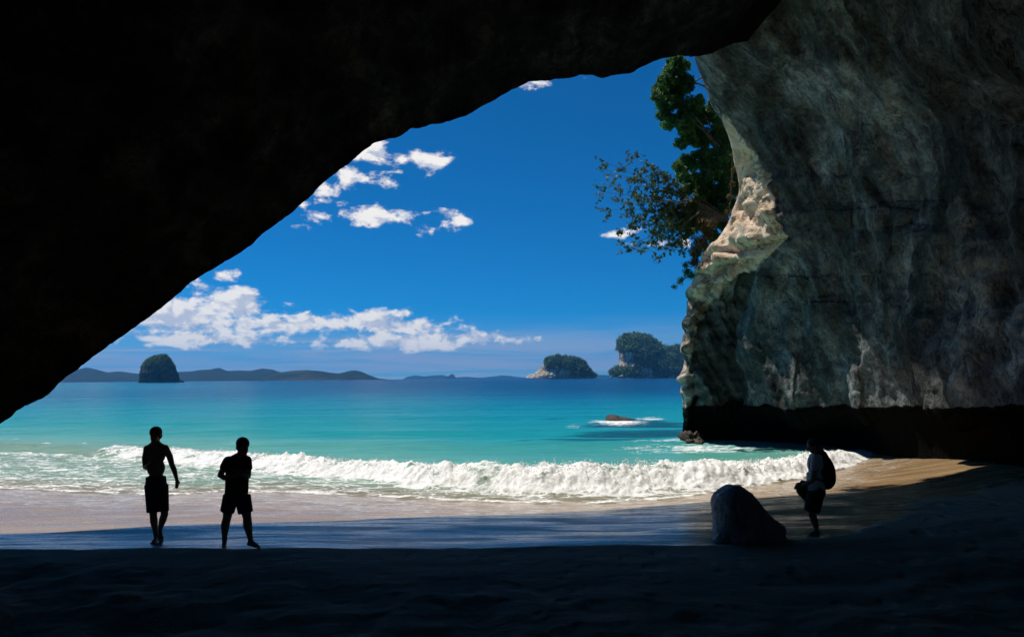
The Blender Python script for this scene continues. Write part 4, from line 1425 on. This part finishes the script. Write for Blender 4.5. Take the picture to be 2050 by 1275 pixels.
def foot(ankle, d, ln_=0.2, sole=None):
    """heel, instep, ball and toes"""
    a_ = np.array(ankle, float)
    d = np.array(d, float); d /= np.linalg.norm(d)
    dn = np.array([0, 0, -1.0])
    dn = dn - d * (dn @ d); dn /= np.linalg.norm(dn)
    sd = np.cross(d, dn)
    pr = [frustum(a_, a_ - d * 0.03 + dn * 0.05, 0.036, 0.034), frustum(a_ + dn * 0.01, a_ + d * ln_ * 0.6 + dn * 0.05, 0.036, 0.027)]
    pr += [frustum(a_ - d * 0.03 + dn * 0.058, a_ + d * ln_ * 0.62 + dn * 0.062 + sd * k_, 0.026, 0.022) for k_ in (-.022, .022)]
    for i_, k_ in enumerate((-.032, -.014, .004, .021, .036)):
        pr.append(frustum(a_ + d * ln_ * 0.6 + dn * 0.066 + sd * k_, a_ + d * ln_ * (0.90 - 0.035 * i_) + dn * 0.074 + sd * k_, 0.013, 0.011 if i_ else 0.014, 8))
    return pr


class Fig:
    """joints read off an enlarged view of the photo, put at real size where the feet stand"""
    def __init__(self, foot_px, zo, zs, foot_zoom):
        self.f = hit(*foot_px)
        self.k = self.f[1] / FPX / zs
        self.fz = foot_zoom

    def __call__(self, zx, zy, dy=0.0):
        q = np.array([self.f[0] + (zx - self.fz[0]) * self.k, self.f[1] + dy, self.f[2] + (self.fz[1] - zy) * self.k])
        kk = (q[1]) / self.f[1]
        return np.array([q[0] * kk, q[1], CAM_Z + (q[2] - CAM_Z) * kk])


# --- person 1: bare-chested, long dark swim shorts, walking towards the camera
J = Fig((313, 1085), (240, 820), 3.983, (290, 1068))
hc = J(288, 216, 0.02)
face1 = np.array([-0.15, -1.0, -0.12])
body = head(hc, face1, 1.1)
neck = J(290, 290, 0.06); chest = J(290, 370, 0.05); waist = J(290, 520, 0.05); pelv = J(292, 610, 0.05)
body += [frustum(J(289, 250, 0.05), J(290, 315, 0.06), 0.07, 0.085)]
body += [ellipsoid(J(290, 375, 0.05), (0.165, 0.105, 0.17)), ellipsoid(J(291, 326, 0.06), (0.20, 0.09, 0.072)), ellipsoid(J(291, 475, 0.04), (0.155, 0.10, 0.17)), ellipsoid(J(292, 570, 0.05), (0.155, 0.105, 0.12)), ellipsoid(J(293, 640, 0.06), (0.165, 0.115, 0.11))]
shL, shR = J(222, 322, 0.05), J(368, 318, 0.06)
body += [frustum(J(288, 272, 0.06), J(240, 312, 0.06), 0.05, 0.05), frustum(J(290, 272, 0.06), J(345, 308, 0.06), 0.05, 0.048)]
body += chain([J(290, 318, 0.06), shL], [0.06, 0.06]) + chain([J(290, 318, 0.06), shR], [0.06, 0.055])
# right arm (viewer's right) hanging, slightly out
body += chain([shR, J(402, 385, 0.06), J(420, 455, 0.05), J(436, 490, 0.03), J(455, 560, -0.05)], [0.060, 0.054, 0.044, 0.045, 0.030])
wr = J(456, 565, -0.05)
body += hand(wr, J(462, 625, -0.1) - wr, (-0.7, 0.4, 0), 0.45, 1)
# other arm bent across the belly
body += chain([shL, J(204, 400, 0.05), J(207, 470, 0.0), J(230, 462, -0.10), J(265, 430, -0.17)], [0.056, 0.05, 0.042, 0.04, 0.028])
wl = J(266, 429, -0.17)
body += hand(wl, J(300, 408, -0.17) - wl, (0, 0.6, -0.5), 0.5, 1)
hL, hR = J(258, 640, 0.04), J(330, 640, 0.09)
kL, kR = J(268, 850, -0.02), J(358, 842, 0.04)
aL, aR = J(288, 1030, 0.0), J(322, 962, 0.34)
body += chain([hL, J(260, 740, 0.0), kL, J(272, 905, 0.02), J(284, 980, 0.01), aL], [0.095, 0.082, 0.060, 0.062, 0.044, 0.036])
body += chain([hR, J(348, 740, 0.06), kR, J(342, 890, 0.17), J(328, 935, 0.28), aR], [0.095, 0.082, 0.060, 0.062, 0.046, 0.038])
body += foot(aL, (0.05, -1, -0.03), 0.2) + foot(aR, (0.45, -0.45, -0.85), 0.2)
p1 = fuse('person', body, M_SKIN, None, 0.008, 5, loc=J(290, 1068))
fuse('hair', hair(hc, face1, 1.1, thick=0.016), M_HAIR, p1, 0.009, 3, loc=J(290, 1068))
sh = [frustum(J(291, 545, 0.05), J(292, 640, 0.05), 0.160, 0.178, 24, False), ellipsoid(J(292, 640, 0.06), (0.185, 0.13, 0.12))]
sh += [frustum(J(262, 610, 0.04), J(263, 832, -0.02), 0.13, 0.098, 24, False), frustum(J(326, 610, 0.08), J(344, 822, 0.04), 0.13, 0.10, 24, False)]
fuse('swim_shorts', sh, M_NAVY, p1, 0.010, 3, loc=J(290, 1068))
tag(p1, 'bare-chested person in long dark shorts walking, one arm hanging', 'person')

# --- person 2: dark T-shirt and shorts, striding to the right
J = Fig((487, 1096), (240, 820), 3.983, (985, 1104))
hc = J(992, 300, -0.02)
face2 = np.array([0.75, -0.65, -0.12])
O2 = J(985, 1104)
body = head(hc, face2, 1.12)
body += [frustum(J(982, 330, 0.03), J(968, 405, 0.05), 0.066, 0.085)]
body += [ellipsoid(J(950, 455, 0.05), (0.18, 0.125, 0.18)), ellipsoid(J(952, 410, 0.05), (0.185, 0.10, 0.08)), ellipsoid(J(938, 560, 0.05), (0.165, 0.125, 0.17)), ellipsoid(J(934, 650, 0.05), (0.165, 0.12, 0.13)), ellipsoid(J(932, 710, 0.05), (0.165, 0.12, 0.11))]
shL, shR = J(868, 412, 0.1), J(1022, 405, -0.02)
body += [frustum(J(975, 360, 0.04), J(895, 400, 0.08), 0.055, 0.055), frustum(J(985, 360, 0.03), J(1010, 395, 0.0), 0.055, 0.05)]
body += chain([J(955, 405, 0.05), shL], [0.065, 0.062]) + chain([J(955, 405, 0.05), shR], [0.065, 0.058])
body += chain([shL, J(835, 470, 0.08), J(806, 524, 0.03), J(840, 545, -0.06), J(905, 525, -0.16)], [0.06, 0.054, 0.046, 0.044, 0.03])
wl = J(906, 525, -0.16)
body += hand(wl, J(960, 505, -0.2) - wl, (0, 0.5, -0.4), 0.6, 1)
body += chain([shR, J(1030, 470, -0.03), J(1030, 535, -0.08), J(1010, 535, -0.16), J(985, 515, -0.22)], [0.056, 0.05, 0.043, 0.04, 0.029])
wr = J(984, 514, -0.22)
body += hand(wr, J(950, 495, -0.24) - wr, (0, 0.5, -0.4), 0.6, -1)
hL, hR = J(890, 700, 0.06), J(985, 700, 0.02)
kL, kR = J(858, 862, 0.10), J(1018, 862, -0.06)
aL, aR = J(835, 1050, 0.26), J(1046, 1050, -0.05)
body += chain([hL, J(872, 780, 0.07), kL, J(842, 925, 0.17), J(838, 1000, 0.23), aL], [0.10, 0.09, 0.068, 0.070, 0.048, 0.04])
body += chain([hR, J(1002, 780, -0.02), kR, J(1022, 930, -0.03), J(1036, 1000, -0.04), aR], [0.10, 0.09, 0.068, 0.072, 0.049, 0.04])
body += foot(aL, (0.15, -0.85, -0.25), 0.2) + foot(aR, (1.0, -0.3, -0.16), 0.22)
p2 = fuse('person', body, M_SKIN, None, 0.008, 5, loc=O2)
fuse('hair', hair(hc, face2, 1.13, thick=0.017), M_HAIR, p2, 0.009, 3, loc=O2)
ts_ = [ellipsoid(J(950, 455, 0.05), (0.195, 0.14, 0.19)), ellipsoid(J(953, 412, 0.05), (0.195, 0.115, 0.085)), frustum(J(945, 470, 0.05), J(935, 668, 0.05), 0.185, 0.182, 24, False)]
ts_ += chain([J(955, 408, 0.05), shL, J(842, 460, 0.08)], [0.08, 0.078, 0.078], cap=True) + chain([J(955, 408, 0.05), shR, J(1029, 465, -0.03)], [0.08, 0.07, 0.068])
fuse('shirt', ts_, M_BLACKCLOTH, p2, 0.010, 3, loc=O2)
sh = [frustum(J(934, 640, 0.05), J(932, 720, 0.05), 0.178, 0.19, 24, False), ellipsoid(J(932, 715, 0.05), (0.19, 0.14, 0.1))]
sh += [frustum(J(893, 690, 0.06), J(858, 818, 0.08), 0.13, 0.112, 24, False), frustum(J(982, 690, 0.02), J(1006, 826, -0.03), 0.13, 0.118, 24, False)]
fuse('shorts', sh, M_NAVY, p2, 0.010, 3, loc=O2)
tag(p2, 'person in dark T-shirt and shorts striding right with bent arms', 'person')

# --- person 3: white shirt, backpack, walking left behind the boulder
J = Fig((1634, 1070), (1380, 860), 4.905, (1250, 1030))
O3 = J(1250, 1030)
hc = J(1222, 158, 0.0)
face3 = np.array([-1.0, -0.1, -0.35])
body = head(hc, face3, 1.0)
body += [frustum(J(1240, 195, 0), J(1254, 245, 0), 0.055, 0.065)]
body += [ellipsoid(J(1250, 330, 0), (0.12, 0.175, 0.19)), ellipsoid(J(1252, 270, 0), (0.09, 0.185, 0.08)), ellipsoid(J(1248, 460, 0), (0.11, 0.15, 0.18)), ellipsoid(J(1252, 570, 0), (0.125, 0.165, 0.13)), ellipsoid(J(1250, 620, 0), (0.13, 0.165, 0.11))]
ARM3 = {-1: (J(1215, 500, -0.24), J(1125, 545, -0.12)), 1: (J(1200, 500, 0.24), J(1120, 560, 0.16))}
for sgn in (-1, 1):
    s_ = J(1248, 275, 0.17 * sgn)
    body += chain([J(1252, 268, 0), s_], [0.06, 0.058])
    e_, wv = ARM3[sgn]
    body += chain([s_, (s_ + e_) / 2 + np.array([0.02, 0, 0]), e_, (e_ + wv) / 2, wv], [0.056, 0.05, 0.043, 0.041, 0.029])
    body += hand(wv, (-1, -0.2 * sgn, -0.25), (0, -sgn, -0.6), 0.55, -sgn)
# standing leg
body += chain([J(1245, 620, -0.07), J(1222, 720, -0.05), J(1208, 815, -0.03), J(1236, 900, -0.02), J(1250, 960, -0.01), J(1254, 990, -0.01)], [0.105, 0.092, 0.064, 0.062, 0.043, 0.036])
body += foot(J(1254, 990, -0.01), (-1, -0.35, -0.03), 0.2)
# raised leg, knee forward, foot drawn back
body += chain([J(1248, 605, 0.08), J(1160, 568, 0.10), J(1085, 550, 0.10), J(1100, 610, 0.20), J(1135, 660, 0.29), J(1150, 685, 0.33)], [0.105, 0.092, 0.066, 0.062, 0.043, 0.036])
body += foot(J(1150, 685, 0.33), (-0.35, 0.2, -0.9), 0.2)
p3 = fuse('person', body, M_SKIN, None, 0.008, 5, loc=O3)
fuse('hair', hair(hc, face3, 1.02), M_HAIR, p3, 0.009, 3, loc=O3)
ts_ = [ellipsoid(J(1250, 335, 0), (0.135, 0.19, 0.2)), ellipsoid(J(1252, 272, 0), (0.10, 0.2, 0.085)), ellipsoid(J(1247, 470, 0), (0.135, 0.175, 0.2)), frustum(J(1248, 420, 0), J(1250, 600, 0), 0.15, 0.16, 24, False)]
for sgn in (-1, 1):
    s_ = J(1248, 275, 0.17 * sgn); e_ = ARM3[sgn][0]
    ts_ += chain([s_, s_ + (e_ - s_) * 0.45], [0.075, 0.07])
fuse('shirt', ts_, M_WHITECLOTH, p3, 0.010, 3, loc=O3)
sh = [ellipsoid(J(1250, 615, 0), (0.16, 0.19, 0.13)), frustum(J(1252, 610, -0.06), J(1210, 800, -0.03), 0.145, 0.135, 24, False), frustum(J(1255, 602, 0.08), J(1095, 552, 0.10), 0.14, 0.115, 24, False)]
fuse('shorts', sh, M_BLACKCLOTH, p3, 0.010, 3, loc=O3)
tag(p3, 'person in a white shirt standing on one leg beside the boulder, knee raised', 'person')
pk = [ellipsoid(J(1335, 410, 0), (0.18, 0.19, 0.32), tilt=('Y', R(-12))), ellipsoid(J(1305, 305, 0), (0.13, 0.16, 0.19)), ellipsoid(J(1365, 475, 0), (0.135, 0.18, 0.19))]
pack = empty('backpack', tuple(J(1345, 560, 0)))
fuse('bag', pk, M_PACK, pack, 0.012, 4, loc=J(1345, 560, 0))
for sgn in (-1, 1):
    st_ = chain([J(1318, 262, 0.1 * sgn), J(1262, 236, 0.11 * sgn), J(1200, 290, 0.12 * sgn), J(1192, 380, 0.13 * sgn), J(1250, 480, 0.19 * sgn), J(1330, 510, 0.14 * sgn)], [0.018] * 6, 10)
    fuse('strap', st_, M_PACK, pack, 0.009, 2, loc=J(1345, 560, 0))
v_, f_ = branch([J(1305, 252, -0.03), J(1308, 228, 0.0), J(1305, 252, 0.03)], .012, .012, 8)
new_obj('handle', v_ - J(1345, 560, 0), f_, M_PACK, pack)
tag(pack, 'bulging black backpack on the back of the person in white', 'backpack')

# ================================================================== HAZE over the bay
hz = material('sea_haze')
hn = hz[1]
hv_ = hn.n('ShaderNodeVolumePrincipled')
hv_.inputs['Color'].default_value = (0.10, 0.45, 1.0, 1)
hv_.inputs['Density'].default_value = 0.000065
hv_.inputs['Anisotropy'].default_value = 0.2
ho = hn.n('ShaderNodeOutputMaterial')
hn.t.links.new(hv_.outputs[0], ho.inputs['Volume'])
hb = [(x, y, z) for x in (-16000, 16000) for y in (-16000, 16000) for z in (-30, 420)]
hz_o = new_obj('haze', hb, [(0, 1, 3, 2), (4, 6, 7, 5), (0, 4, 5, 1), (2, 3, 7, 6), (0, 2, 6, 4), (1, 5, 7, 3)], hz[0], smooth=False)
tag(hz_o, 'thin blue haze over the bay', kind='stuff')
